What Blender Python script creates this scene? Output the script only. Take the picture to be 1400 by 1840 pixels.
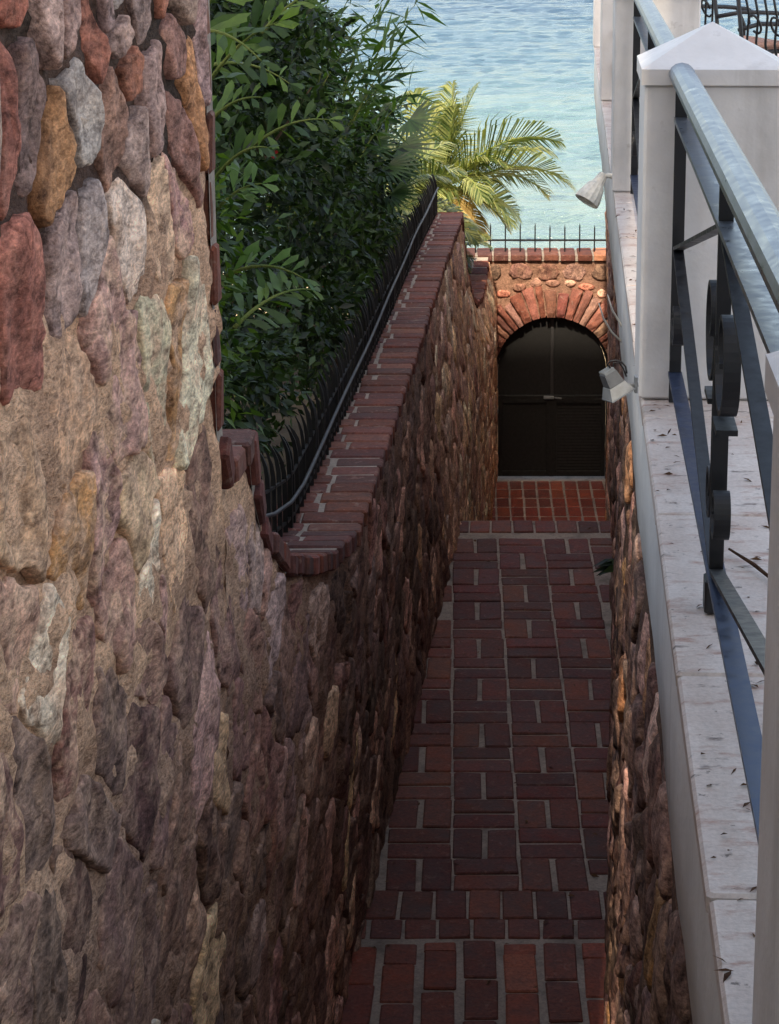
import bpy, math, random
import numpy as np
from mathutils import Vector, Matrix, noise

random.seed(7); rng = np.random.default_rng(7)
for o in list(bpy.data.objects): bpy.data.objects.remove(o)
scene = bpy.context.scene
COL = scene.collection
R = math.radians

# ------------------------------------------------------------------ camera
PITCH = math.atan(.2413); CT, ST = math.cos(PITCH), math.sin(PITCH)
cam = bpy.data.cameras.new('camera'); cam_o = bpy.data.objects.new('camera', cam); COL.objects.link(cam_o)
cam.sensor_fit = 'AUTO'; cam.sensor_width = 36.0; cam.lens = 3700/1840*36
cam.shift_x = -150/1840; cam.shift_y = -277/1840
cam.clip_start = .05; cam.clip_end = 6000
cam_o.location = (0, 0, 0); cam_o.rotation_euler = (R(90)-PITCH, 0, 0)
scene.camera = cam_o

# ------------------------------------------------------------------ light
SUN_DIR = Vector((-.07, -.66, .745)).normalized()          # towards the sun
w = bpy.data.worlds.new('World'); scene.world = w; w.use_nodes = True
nt = w.node_tree; bg = nt.nodes['Background']; sky = nt.nodes.new('ShaderNodeTexSky')
sky.sky_type = 'NISHITA'; sky.sun_disc = False
sky.sun_elevation = math.asin(SUN_DIR.z)
sky.sun_rotation = math.atan2(SUN_DIR.x, SUN_DIR.y)
sky.air_density = 1.0; sky.dust_density = 3.0; sky.ozone_density = 1.0
nt.links.new(sky.outputs[0], bg.inputs[0]); bg.inputs[1].default_value = .15
sl = bpy.data.lights.new('sun', 'SUN'); so = bpy.data.objects.new('sun', sl); COL.objects.link(so)
sl.energy = 2.3; sl.angle = R(.55); sl.color = (1, .95, .88)
so.rotation_euler = SUN_DIR.to_track_quat('Z', 'Y').to_euler()
scene.view_settings.view_transform = 'Standard'; scene.view_settings.look = 'None'
scene.view_settings.gamma = 1; scene.view_settings.use_curve_mapping = False
scene.view_settings.exposure = 1.75
scene.view_settings.use_white_balance = True; scene.view_settings.white_balance_temperature = 8200   # set for open shade
scene.cycles.max_bounces = 5; scene.cycles.diffuse_bounces = 2; scene.cycles.glossy_bounces = 2; scene.cycles.transmission_bounces = 3

# ------------------------------------------------------------------ materials
def srgb(r, g, b):
    f = lambda c: (c/255/12.92) if c <= 10 else ((c/255+.055)/1.055)**2.4
    return (f(r), f(g), f(b), 1)
def lin(c): return (c[0], c[1], c[2], 1)
class NT:
    def __init__(s, name):
        s.m = bpy.data.materials.new(name); s.m.use_nodes = True; s.t = s.m.node_tree
        s.b = s.t.nodes['Principled BSDF']; s.out = s.t.nodes['Material Output']; s._c = None
    def n(s, typ, **kw):
        n = s.t.nodes.new(typ)
        for k, v in kw.items():
            if k.startswith('_'): setattr(n, k[1:], v)
            else: n.inputs[k.replace('__', ' ')].default_value = v
        return n
    def l(s, a, b): s.t.links.new(a, b)
    def pos(s):
        if s._c is None: s._c = s.n('ShaderNodeNewGeometry').outputs['Position']
        return s._c
    def noise(s, scale, detail=4, rough=.55, stretch=None, vec=None, dist=0.0):
        v = vec or s.pos()
        if stretch:
            mp = s.n('ShaderNodeMapping'); mp.inputs['Scale'].default_value = stretch; s.l(v, mp.inputs[0]); v = mp.outputs[0]
        n = s.n('ShaderNodeTexNoise', Scale=scale, Detail=detail, Roughness=rough, Distortion=dist); s.l(v, n.inputs['Vector']); return n.outputs[0]
    def ramp(s, fac, stops):
        r = s.n('ShaderNodeValToRGB'); e = r.color_ramp.elements
        while len(e) < len(stops): e.new(.5)
        for i, (p, c) in enumerate(stops): e[i].position = p; e[i].color = c if len(c) == 4 else (*c, 1)
        s.l(fac, r.inputs[0]); return r.outputs[0]
    def mix(s, a, b, fac, mode='MIX'):
        m = s.n('ShaderNodeMix', _data_type='RGBA', _blend_type=mode)
        for sock, v in ((m.inputs['A'], a), (m.inputs['B'], b)): pass
        ia, ib, ifc = m.inputs[6], m.inputs[7], m.inputs[0]
        for sock, v in ((ia, a), (ib, b)):
            if isinstance(v, (tuple, list)): sock.default_value = v
            else: s.l(v, sock)
        if isinstance(fac, (int, float)): ifc.default_value = fac
        else: s.l(fac, ifc)
        return m.outputs[2]
    def bump(s, h, strength=.5, dist=.01, prev=None):
        b = s.n('ShaderNodeBump', Strength=strength, Distance=dist); s.l(h, b.inputs['Height'])
        if prev is not None: s.l(prev, b.inputs['Normal'])
        return b.outputs[0]
    def set(s, color=None, rough=.8, normal=None, metal=0.0, spec=.5):
        if color is not None:
            if isinstance(color, tuple): s.b.inputs['Base Color'].default_value = color
            else: s.l(color, s.b.inputs['Base Color'])
        if isinstance(rough, (int, float)): s.b.inputs['Roughness'].default_value = rough
        else: s.l(rough, s.b.inputs['Roughness'])
        s.b.inputs['Metallic'].default_value = metal; s.b.inputs['Specular IOR Level'].default_value = spec
        if normal is not None: s.l(normal, s.b.inputs['Normal'])
        return s.m
BW = lambda lo, hi: [(lo, (0, 0, 0, 1)), (hi, (1, 1, 1, 1))]

def mat_stone():
    t = NT('weathered_stone')
    at = t.n('ShaderNodeAttribute', _attribute_name='tint')
    n1 = t.noise(6, 4, .6, dist=.2); n2 = t.noise(34, 4, .7, stretch=(1, .45, 1)); n3 = t.noise(120, 2, .65, stretch=(1, .45, 1)); n4 = t.noise(11, 4, .7, dist=.3)
    c = t.mix(at.outputs['Color'], t.ramp(n1, [(.3, (.58, .5, .48)), (.5, (1.05, 1.02, 1.0)), (.7, (1.5, 1.42, 1.34))]), .9, 'MULTIPLY')
    # smeared lime mortar over the stone; alpha of the tint says how much
    k = t.n('ShaderNodeMath', _operation='MULTIPLY'); t.l(t.ramp(n4, [(.44, (0, 0, 0)), (.62, (.85, .85, .85))]), k.inputs[0]); t.l(at.outputs['Alpha'], k.inputs[1])
    c = t.mix(c, srgb(212, 174, 148), k.outputs[0])
    c = t.mix(c, t.ramp(n2, [(.32, (.3, .26, .25)), (.47, (.98, .96, .95)), (.68, (1.55, 1.5, 1.44))]), .9, 'MULTIPLY')
    c = t.mix(c, t.ramp(n3, [(.3, (.5, .47, .46)), (.55, (1, 1, 1)), (.74, (1.5, 1.46, 1.4))]), .8, 'MULTIPLY')
    n5 = t.noise(16, 4, .7, stretch=(1, .45, 1)); c = t.mix(c, t.ramp(n5, [(.3, (.5, .46, .46)), (.5, (1, 1, 1)), (.7, (1.22, 1.2, 1.18))]), .6, 'MULTIPLY')
    vo = t.n('ShaderNodeTexVoronoi', _feature='DISTANCE_TO_EDGE', Scale=3.6); mp = t.n('ShaderNodeVectorMath', _operation='ADD'); nn = t.n('ShaderNodeTexNoise', Scale=6, Detail=3); t.l(t.pos(), nn.inputs['Vector'])
    sc = t.n('ShaderNodeVectorMath', _operation='SCALE'); sc.inputs[3].default_value = .35; t.l(nn.outputs['Color'], sc.inputs[0]); t.l(t.pos(), mp.inputs[0]); t.l(sc.outputs[0], mp.inputs[1]); t.l(mp.outputs[0], vo.inputs['Vector'])
    crack = t.ramp(vo.outputs[0], [(.0, (.0, .0, .0)), (.022, (1, 1, 1))]); crm = t.n('ShaderNodeMath', _operation='MULTIPLY'); t.l(t.ramp(t.noise(2.3, 2), [(.52, (0, 0, 0)), (.62, (.6, .6, .6))]), crm.inputs[0]); crm.inputs[1].default_value = 1; c = t.mix(c, t.mix(srgb(130, 112, 104), (1, 1, 1, 1), crack), crm.outputs[0], 'MULTIPLY')
    b = t.bump(n1, .35, .02); b = t.bump(n2, .6, .008, b); b = t.bump(n3, .7, .004, b)
    return t.set(c, .92, b, spec=.2)
def mat_mortar(name, top, bottom, zline=-.67, alley_shade=.8):
    t = NT(name)
    sep = t.n('ShaderNodeSeparateXYZ'); t.l(t.pos(), sep.inputs[0])
    n1 = t.noise(7, 5, .6); n2 = t.noise(45, 4, .7, stretch=(1, .5, 1)); n3 = t.noise(2.2, 3)
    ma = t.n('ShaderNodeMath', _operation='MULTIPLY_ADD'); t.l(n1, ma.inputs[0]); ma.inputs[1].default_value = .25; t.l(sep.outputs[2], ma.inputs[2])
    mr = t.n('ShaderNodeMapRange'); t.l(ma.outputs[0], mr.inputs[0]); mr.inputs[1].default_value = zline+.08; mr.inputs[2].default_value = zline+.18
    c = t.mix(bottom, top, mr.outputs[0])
    c = t.mix(c, t.ramp(n1, [(.3, (.62, .55, .52)), (.5, (1, .97, .95)), (.7, (1.3, 1.24, 1.18))]), .9, 'MULTIPLY')
    c = t.mix(c, t.ramp(n2, [(.3, (.45, .42, .4)), (.5, (1, 1, 1)), (.72, (1.35, 1.3, 1.25))]), .75, 'MULTIPLY')
    mr2 = t.n('ShaderNodeMapRange'); t.l(sep.outputs[1], mr2.inputs[0]); mr2.inputs[1].default_value = 4.9; mr2.inputs[2].default_value = 6.4; mr2.inputs[4].default_value = alley_shade
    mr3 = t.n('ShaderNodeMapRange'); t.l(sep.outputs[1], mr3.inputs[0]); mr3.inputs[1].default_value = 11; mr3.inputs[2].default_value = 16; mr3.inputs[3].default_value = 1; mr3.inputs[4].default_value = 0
    mr4 = t.n('ShaderNodeMapRange'); t.l(ma.outputs[0], mr4.inputs[0]); mr4.inputs[1].default_value = -1.2; mr4.inputs[2].default_value = -1.9; mr4.inputs[4].default_value = alley_shade*.65
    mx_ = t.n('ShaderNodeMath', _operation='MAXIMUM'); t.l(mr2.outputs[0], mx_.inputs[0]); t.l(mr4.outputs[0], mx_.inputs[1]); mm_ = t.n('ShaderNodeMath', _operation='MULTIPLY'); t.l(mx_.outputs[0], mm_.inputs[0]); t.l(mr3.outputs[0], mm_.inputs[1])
    c = t.mix(c, srgb(108, 82, 76), mm_.outputs[0])  # alley shade painted into the mortar: darker low down and mid-alley
    c = t.mix(c, srgb(120, 88, 78), t.ramp(n3, [(.5, (0, 0, 0)), (.7, (.45, .45, .45))]))
    n4 = t.noise(140, 2, .65, stretch=(1, .45, 1)); c = t.mix(c, t.ramp(n4, [(.3, (.45, .43, .42)), (.5, (1, 1, 1)), (.72, (1.4, 1.36, 1.32))]), .8, 'MULTIPLY')
    b = t.bump(n1, .5, .03); b = t.bump(n2, .9, .012, b); b = t.bump(n4, .7, .004, b)
    return t.set(c, .95, b, spec=.15)
def mat_brick(name, rough=.85, pale=.5):
    t = NT(name)
    oc = t.n('ShaderNodeObjectInfo').outputs['Color']
    n1 = t.noise(11, 5, .6); n2 = t.noise(60, 5, .68); n3 = t.noise(22, 4, .7, dist=.6)
    c = t.mix(oc, t.ramp(n1, [(.3, (.55, .5, .5)), (.52, (1, 1, 1)), (.75, (1.35, 1.2, 1.1))]), .9, 'MULTIPLY')
    c = t.mix(c, t.ramp(n2, [(.33, (.5, .48, .48)), (.55, (1, 1, 1)), (.75, (1.25, 1.2, 1.15))]), .8, 'MULTIPLY')
    c = t.mix(c, srgb(150, 128, 116), t.ramp(n3, [(.57, (0, 0, 0)), (.78, (pale, pale, pale))]))
    b = t.bump(n1, .5, .012); b = t.bump(n2, .6, .005, b)
    return t.set(c, t.ramp(n1, [(.3, (rough-.25,)*3), (.7, (rough,)*3)]), b, spec=.35)
def mat_cement(name, col, dirt=srgb(70, 64, 62)):
    t = NT(name); n1 = t.noise(6, 5, .6); n2 = t.noise(70, 4, .7); n3 = t.noise(1.7, 4, .6)
    c = t.mix(col, t.ramp(n2, [(.3, (.6, .6, .6)), (.6, (1.1, 1.1, 1.1))]), .8, 'MULTIPLY')
    c = t.mix(c, dirt, t.ramp(n1, [(.48, (0, 0, 0)), (.75, (.75, .75, .75))]))
    c = t.mix(c, t.ramp(n3, [(.3, (.7, .7, .7)), (.7, (1.1, 1.1, 1.1))]), .7, 'MULTIPLY')
    b = t.bump(n1, .4, .01); b = t.bump(n2, .5, .004, b)
    return t.set(c, .92, b, spec=.2)
def mat_plaster(name, col, amount=.35):
    t = NT(name); n1 = t.noise(3.5, 5, .6); n2 = t.noise(90, 3, .6); n3 = t.noise(5, 5, .65, stretch=(1, 1, .12)); n4 = t.noise(14, 5, .6)
    c = t.mix(col, t.ramp(n1, [(.3, (.8, .79, .78)), (.65, (1.03, 1.03, 1.03))]), .8, 'MULTIPLY')
    c = t.mix(c, srgb(128, 120, 112), t.ramp(n3, [(.55, (0, 0, 0)), (.8, (amount,)*3)]))
    c = t.mix(c, srgb(110, 96, 84), t.ramp(n4, [(.64, (0, 0, 0)), (.78, (amount,)*3)]))
    b = t.bump(n1, .3, .02); b = t.bump(n4, .25, .006, b); b = t.bump(n2, .25, .002, b)
    return t.set(c, .62, b, spec=.35)
def mat_ledge():
    t = NT('worn_travertine'); n1 = t.noise(5, 5, .6); n2 = t.noise(6, 5, .68, stretch=(1.6, 4.5, 1)); n3 = t.noise(26, 4, .7); n4 = t.noise(110, 3, .6); n5 = t.noise(9, 4, .6, stretch=(1.2, 2.6, 1))
    c = t.mix(srgb(214, 204, 198), srgb(196, 180, 172), t.ramp(n1, BW(.35, .7)))
    c = t.mix(c, srgb(165, 120, 104), t.ramp(n2, [(.53, (0, 0, 0)), (.70, (.8, .8, .8))]))
    c = t.mix(c, srgb(88, 70, 62), t.ramp(n5, [(.61, (0, 0, 0)), (.70, (.8, .8, .8))]))
    c = t.mix(c, srgb(70, 58, 54), t.ramp(n3, [(.64, (0, 0, 0)), (.70, (.75, .75, .75))]))
    c = t.mix(c, t.ramp(n4, [(.3, (.8, .8, .8)), (.6, (1.04, 1.04, 1.04))]), .7, 'MULTIPLY')
    b = t.bump(n3, .35, .004); b = t.bump(n4, .35, .002, b); b = t.bump(n2, .3, .006, b)
    return t.set(c, .55, b, spec=.4)
def mat_iron(name, col, rough=.42, metal=.0):
    t = NT(name); n1 = t.noise(30, 4, .6); n2 = t.noise(140, 3, .6)
    c = t.mix(col, t.ramp(n1, [(.3, (.6, .6, .6)), (.7, (1.4, 1.35, 1.3))]), .7, 'MULTIPLY')
    c = t.mix(c, srgb(96, 74, 60), t.ramp(n2, [(.70, (0, 0, 0)), (.82, (.25, .25, .25))]))
    return t.set(c, t.ramp(n1, [(.3, (rough-.1,)*3), (.7, (rough+.15,)*3)]), t.bump(n2, .12, .001), metal, .5)
def mat_leaf(name, col, col2, trans=.35, rough=.42):
    t = NT(name); at = t.n('ShaderNodeAttribute', _attribute_name='tint').outputs['Fac']
    n1 = t.noise(35, 3, .6)
    c = t.mix(col, col2, at); c = t.mix(c, t.ramp(n1, [(.3, (.75, .75, .75)), (.7, (1.2, 1.2, 1.1))]), .8, 'MULTIPLY')
    t.set(c, rough, None, 0, .45)
    tr = t.n('ShaderNodeBsdfTranslucent'); c2 = t.mix(c, (1.3, 1.45, .5, 1), 1.0, 'MULTIPLY'); t.l(c2, tr.inputs[0])
    mx = t.n('ShaderNodeMixShader'); mx.inputs[0].default_value = trans
    t.l(t.b.outputs[0], mx.inputs[1]); t.l(tr.outputs[0], mx.inputs[2]); t.l(mx.outputs[0], t.out.inputs[0])
    return t.m
def mat_bark():
    t = NT('bark'); n1 = t.noise(14, 6, .65, stretch=(1, 1, .25)); n2 = t.noise(80, 4)
    c = t.ramp(n1, [(.3, srgb(48, 38, 30)), (.6, srgb(105, 88, 70)), (.8, srgb(140, 125, 104))])
    return t.set(c, .9, t.bump(n2, .5, .004, t.bump(n1, .8, .02)), spec=.2)
def mat_sea():
    t = NT('shallow_sea'); sep = t.n('ShaderNodeSeparateXYZ'); t.l(t.pos(), sep.inputs[0])
    n0 = t.noise(.035, 3, .5, stretch=(1, 2.2, 1))
    ma = t.n('ShaderNodeMath', _operation='MULTIPLY_ADD'); t.l(n0, ma.inputs[0]); ma.inputs[1].default_value = 34; t.l(sep.outputs[1], ma.inputs[2])
    mr = t.n('ShaderNodeMapRange'); t.l(ma.outputs[0], mr.inputs[0]); mr.inputs[1].default_value = 52; mr.inputs[2].default_value = 150
    c = t.ramp(mr.outputs[0], [(.0, srgb(106, 124, 118)), (.28, srgb(80, 108, 112)), (.6, srgb(54, 84, 100)), (1, srgb(36, 64, 86))])
    n1 = t.noise(.9, 5, .62, stretch=(.7, 1.0, 1)); n2 = t.noise(3.2, 4, .62, stretch=(.7, 1.0, 1)); n3 = t.noise(.16, 3, .5, stretch=(.4, 1.8, 1))
    b = t.bump(n1, .8, .4); b = t.bump(n2, 1.0, .2, b)
    c = t.mix(c, t.ramp(n1, [(.3, (.86, .9, .92)), (.7, (1.1, 1.07, 1.05))]), 1, 'MULTIPLY')
    return t.set(c, .16, b, spec=.5)
def mat_ground(name, a, b_, sc=3):
    t = NT(name); n1 = t.noise(sc, 6, .6); n2 = t.noise(sc*18, 4, .7)
    c = t.mix(a, b_, t.ramp(n1, BW(.35, .68)))
    return t.set(c, .95, t.bump(n2, .6, .01, t.bump(n1, .5, .05)), spec=.2)

M = dict(
    stone=mat_stone(),
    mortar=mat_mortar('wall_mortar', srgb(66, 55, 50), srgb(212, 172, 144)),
    mortar_gate=mat_mortar('gate_mortar', srgb(136, 106, 92), srgb(136, 106, 92), 9, 0),
    mortar_right=mat_mortar('right_wall_mortar', srgb(112, 88, 76), srgb(104, 82, 70), 9, 0),
    brick=mat_brick('red_brick', .95, .8), path_brick=mat_brick('paving_brick', .88, .42),
    cement=mat_cement('path_mortar', srgb(146, 134, 126)),
    cop_cement=mat_cement('coping_mortar', srgb(158, 146, 136), srgb(90, 76, 70)),
    white=mat_plaster('white_plaster', srgb(224, 222, 222), .42),
    white_dirty=mat_plaster('aged_white_plaster', srgb(220, 219, 217), .55),
    ledge=mat_ledge(),
    iron=mat_iron('black_iron', srgb(22, 23, 27), .45), iron_fence=mat_iron('fence_iron', srgb(12, 12, 13), .6),
    iron_pale=mat_iron('sky_sheen_rail', srgb(122, 130, 140), .36, .75),  # sky sheen on black rails put into a pale metallic base
    iron_sky_tint=mat_iron('sky_tinted_rail', srgb(52, 66, 92), .38, .5),  # blue sky reflection on black iron painted into the base colour
    door=mat_iron('black_door_paint', srgb(11, 11, 12), .7),
    lampw=mat_iron('white_lamp', srgb(218, 216, 208), .5),
    lampg=mat_iron('grey_lamp', srgb(112, 118, 124), .5),
    cable=mat_iron('black_cable', srgb(22, 22, 24), .6),
    cordw=mat_plaster('white_cord', srgb(215, 212, 205), .1),
    leaf_dark=mat_leaf('dark_leaf', srgb(20, 36, 20), srgb(60, 86, 40), .28, .5),
    leaf_mid=mat_leaf('mid_leaf', srgb(40, 66, 32), srgb(100, 126, 58), .38, .5),
    leaf_light=mat_leaf('light_leaf', srgb(62, 98, 52), srgb(104, 134, 84), .35),
    leaf_blue=mat_leaf('bamboo_leaf', srgb(40, 72, 44), srgb(88, 118, 62), .35),
    leaf_fan=mat_leaf('fan_leaf', srgb(38, 66, 36), srgb(66, 98, 48), .25),
    frond=mat_leaf('palm_frond', srgb(58, 80, 42), srgb(158, 160, 108), .32, .34),
    frond_dry=mat_leaf('dry_frond', srgb(132, 104, 62), srgb(176, 156, 104), .3, .6),
    flower=mat_leaf('red_flower', srgb(190, 40, 44), srgb(220, 90, 110), .4, .6),
    stalk=mat_ground('green_stalk', srgb(92, 110, 56), srgb(130, 136, 76), 12),
    bark=mat_bark(), sea=mat_sea(),
    sand=mat_ground('sand', srgb(205, 186, 150), srgb(180, 160, 126), .8),
    soil=mat_ground('soil', srgb(62, 50, 40), srgb(86, 72, 54), 2),
    litter=mat_ground('dry_leaf', srgb(70, 46, 34), srgb(110, 80, 58), 30),
    cushion=mat_ground('coral_cushion', srgb(176, 140, 128), srgb(160, 122, 110), 20),
)

# ------------------------------------------------------------------ helpers
def mesh_obj(name, V, F, mat, parent=None, smooth=False, tint=None, loc=None, rz=0):
    me = bpy.data.meshes.new(name); me.from_pydata([tuple(v) for v in V], [], [tuple(f) for f in F]); me.update()
    if smooth: me.polygons.foreach_set('use_smooth', [True]*len(me.polygons))
    if mat is not None: me.materials.append(M[mat] if isinstance(mat, str) else mat)
    if tint is not None:
        a = me.color_attributes.new('tint', 'FLOAT_COLOR', 'POINT')
        t = np.asarray(tint, dtype=np.float32)
        if t.ndim == 1: t = np.tile(t, (len(me.vertices), 1))
        a.data.foreach_set('color', t.ravel())
    o = bpy.data.objects.new(name, me); COL.objects.link(o)
    if parent is not None: o.parent = parent
    if loc is not None: o.location = loc
    if rz: o.rotation_euler[2] = rz
    return o
def inst(name, me, parent, mtx=None, color=None):
    o = bpy.data.objects.new(name, me); COL.objects.link(o); o.parent = parent
    if mtx is not None: o.matrix_local = mtx
    if color is not None: o.color = color
    return o
def empty(name, loc=(0, 0, 0), rz=0):
    o = bpy.data.objects.new(name, None); COL.objects.link(o); o.location = loc; o.rotation_euler[2] = rz; o.empty_display_size = .1; return o
def tag(o, label=None, cat=None, group=None, kind=None):
    if label: o['label'] = label
    if cat: o['category'] = cat
    if group: o['group'] = group
    if kind: o['kind'] = kind
    return o
class MB:
    def __init__(s): s.V = []; s.F = []
    def add(s, V, F):
        n = len(s.V); s.V += [tuple(v) for v in V]; s.F += [tuple(i+n for i in f) for f in F]
    def box(s, x0, x1, y0, y1, z0, z1, b=0.0):
        if b <= 0:
            s.add([(x0,y0,z0),(x1,y0,z0),(x1,y1,z0),(x0,y1,z0),(x0,y0,z1),(x1,y0,z1),(x1,y1,z1),(x0,y1,z1)],
                  [(3,2,1,0),(4,5,6,7),(0,1,5,4),(1,2,6,5),(2,3,7,6),(3,0,4,7)])
        else:   # chamfered vertical edges and top/bottom rims
            def ring(i, z): return [(x0+i+b,y0+i,z),(x1-i-b,y0+i,z),(x1-i,y0+i+b,z),(x1-i,y1-i-b,z),(x1-i-b,y1-i,z),(x0+i+b,y1-i,z),(x0+i,y1-i-b,z),(x0+i,y0+i+b,z)]
            V = ring(b, z0)+ring(0, z0+b)+ring(0, z1-b)+ring(b, z1); F = [tuple(range(7,-1,-1)), tuple(range(24,32))]
            for k in range(3):
                for i in range(8): j = (i+1) % 8; F.append((k*8+i, k*8+j, k*8+8+j, k*8+8+i))
            s.add(V, F)
    def tube(s, P, rad, sides=8, cap=True):
        P = [Vector(p) for p in P]; n = len(P)
        if isinstance(rad, (int, float)): rad = [rad]*n
        V = []; F = []; up = None
        for i in range(n):
            t = (P[min(i+1, n-1)]-P[max(i-1, 0)]).normalized()
            if up is None: up = Vector((0, 0, 1)) if abs(t.z) < .9 else Vector((1, 0, 0))
            a = t.cross(up).normalized(); c = a.cross(t).normalized(); up = c
            for k in range(sides):
                q = 2*math.pi*(k+.5)/sides; V.append(P[i]+rad[i]*(math.cos(q)*a+math.sin(q)*c))
        for i in range(n-1):
            for k in range(sides):
                j = (k+1) % sides; F.append((i*sides+k, i*sides+j, (i+1)*sides+j, (i+1)*sides+k))
        if cap: F.append(tuple(range(sides-1, -1, -1))); F.append(tuple(range((n-1)*sides, n*sides)))
        s.add(V, F)
    def ribbon(s, pts, width, thick):
        """flat bar following pts [(y, z)] in the local YZ plane, width across X"""
        P = [Vector((0, p[0], p[1])) for p in pts]; n = len(P); V = []; F = []
        for i in range(n):
            t = (P[min(i+1, n-1)]-P[max(i-1, 0)]).normalized(); nn = Vector((0, -t.z, t.y))*thick/2; x = Vector((width/2, 0, 0))
            V += [P[i]-x-nn, P[i]+x-nn, P[i]+x+nn, P[i]-x+nn]
        for i in range(n-1):
            for k in range(4): j = (k+1) % 4; F.append((i*4+k, i*4+j, (i+1)*4+j, (i+1)*4+k))
        F.append((3, 2, 1, 0)); F.append(tuple(range((n-1)*4, n*4))); s.add(V, F)
    def prism(s, poly, h0, h1, axis):
        """polygon of 3-vectors extruded along axis vector from h0 to h1"""
        a = Vector(axis); n = len(poly); V = [Vector(p)+a*h0 for p in poly]+[Vector(p)+a*h1 for p in poly]
        F = [tuple(range(n-1, -1, -1)), tuple(range(n, 2*n))]+[(i, (i+1) % n, n+(i+1) % n, n+i) for i in range(n)]
        s.add(V, F)
    def build(s, name, mat, parent=None, smooth=False, **k): return mesh_obj(name, s.V, s.F, mat, parent, smooth, **k)
def lerp(a, b, t): return a+(b-a)*t
def interp(x, xs, ys): return float(np.interp(x, xs, ys))
def smoothstep(a, b, x):
    t = min(1, max(0, (x-a)/(b-a))); return t*t*(3-2*t)
def project(p):
    x, y, z = p; d = y*CT-z*ST
    return (850+3700*x/d, 643+3700*(-y*ST-z*CT)/d, d)
nz = lambda x, y, z: noise.noise(Vector((x, y, z)))

# ------------------------------------------------------------------ layout functions
PATH_Z, LAND_Z = -4.5, -6.5
STEP_Y0, STEP_RUN, STEP_N = 13.79, .30, 11
def floor_z(Y):
    if Y < STEP_Y0: return PATH_Z
    k = min(STEP_N, int((Y-STEP_Y0)/STEP_RUN)+1); return PATH_Z-(PATH_Z-LAND_Z)*k/STEP_N
def lx_top(Y): return -.926+.07*Y if Y < 7.145 else (-.65+.031*Y if Y < 17.8 else -.098+.074*(Y-17.8))
def lx_base(Y): return -1.05+.07*Y if Y < 13.785 else -.085+.0366*(Y-13.785)+.02*max(0, Y-18)
PY = [4.7, 5.10, 5.14, 5.29, 5.65, 6.07, 6.56, 7.15, 8.87, 11.3, 13.95, 17.72, 17.80, 17.95, 18.2, 18.63, 19.1, 19.6, 20.2, 20.8, 21.1, 21.3]
PZ = [-1.42, -1.42, -1.56, -1.75, -1.95, -2.10, -2.25, -2.365, -2.465, -2.59, -2.723, -2.98, -3.02, -3.30, -3.52, -3.78, -4.02, -4.17, -4.24, -4.20, -4.10, -4.03]
def l_top(Y): return 1.0 if Y < 4.7 else interp(Y, PY, PZ)
def lface(Y, z):
    zt = -1.9 if Y < 7 else l_top(Y)
    t = min(1, max(0, (zt-z)/max(.5, zt+4.5))); t = t*t*(3-2*t)*.5+t*.5
    return lerp(lx_top(Y), lx_base(Y), t)
def redge(Y): return .235+.0455*Y
def rface(Y, z):
    t = min(1, max(0, (-2.0-z)/2.5)); return lerp(redge(Y)+.02+.11*smoothstep(7, 12, Y), .083+.0626*Y+.04*smoothstep(7, 12, Y), t)
RSL = math.atan(.0455); RC, RS = math.cos(RSL), math.sin(RSL)

# ------------------------------------------------------------------ stones
def voronoi(seeds, bounds):
    """clipped cells of 2-D seeds"""
    out = []; s = np.array(seeds)
    for i, p in enumerate(s):
        d = np.hypot(*(s-p).T); idx = np.argsort(d)[1:18]
        poly = [(p[0]-.5, p[1]-.5), (p[0]+.5, p[1]-.5), (p[0]+.5, p[1]+.5), (p[0]-.5, p[1]+.5)]
        for j in idx:
            q = s[j]; m = (p+q)/2; n = q-p
            new = []; L = len(poly)
            for k in range(L):
                a, b = poly[k], poly[(k+1) % L]
                da = (a[0]-m[0])*n[0]+(a[1]-m[1])*n[1]; db = (b[0]-m[0])*n[0]+(b[1]-m[1])*n[1]
                if da <= 0: new.append(a)
                if (da < 0) != (db < 0) and da != db:
                    t = da/(da-db); new.append((a[0]+(b[0]-a[0])*t, a[1]+(b[1]-a[1])*t))
            poly = new
            if len(poly) < 3: break
        out.append(poly)
    return out
def resample(poly, n, gap, seed):
    P = np.array(poly); c = P.mean(0)
    size = math.sqrt(max(1e-5, .5*abs(np.dot(P[:,0], np.roll(P[:,1],1))-np.dot(P[:,1], np.roll(P[:,0],1)))))
    k = max(.4, 1-gap/size*1.6); P = c+(P-c)*k
    Q = np.roll(P, -1, 0); P = np.stack([.86*P+.14*Q, .14*P+.86*Q], 1).reshape(-1, 2)
    L = np.concatenate([[0], np.cumsum(np.hypot(*(np.roll(P, -1, 0)-P).T))]); PP = np.vstack([P, P[:1]])
    u = np.linspace(0, L[-1], n, endpoint=False)
    P = np.stack([np.interp(u, L, PP[:,0]), np.interp(u, L, PP[:,1])], 1)
    for i in range(n):
        r = 1+.20*nz(P[i,0]*14, P[i,1]*14, seed)+.12*nz(P[i,0]*42, P[i,1]*42, seed); P[i] = c+(P[i]-c)*r
    return c, P, size
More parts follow.
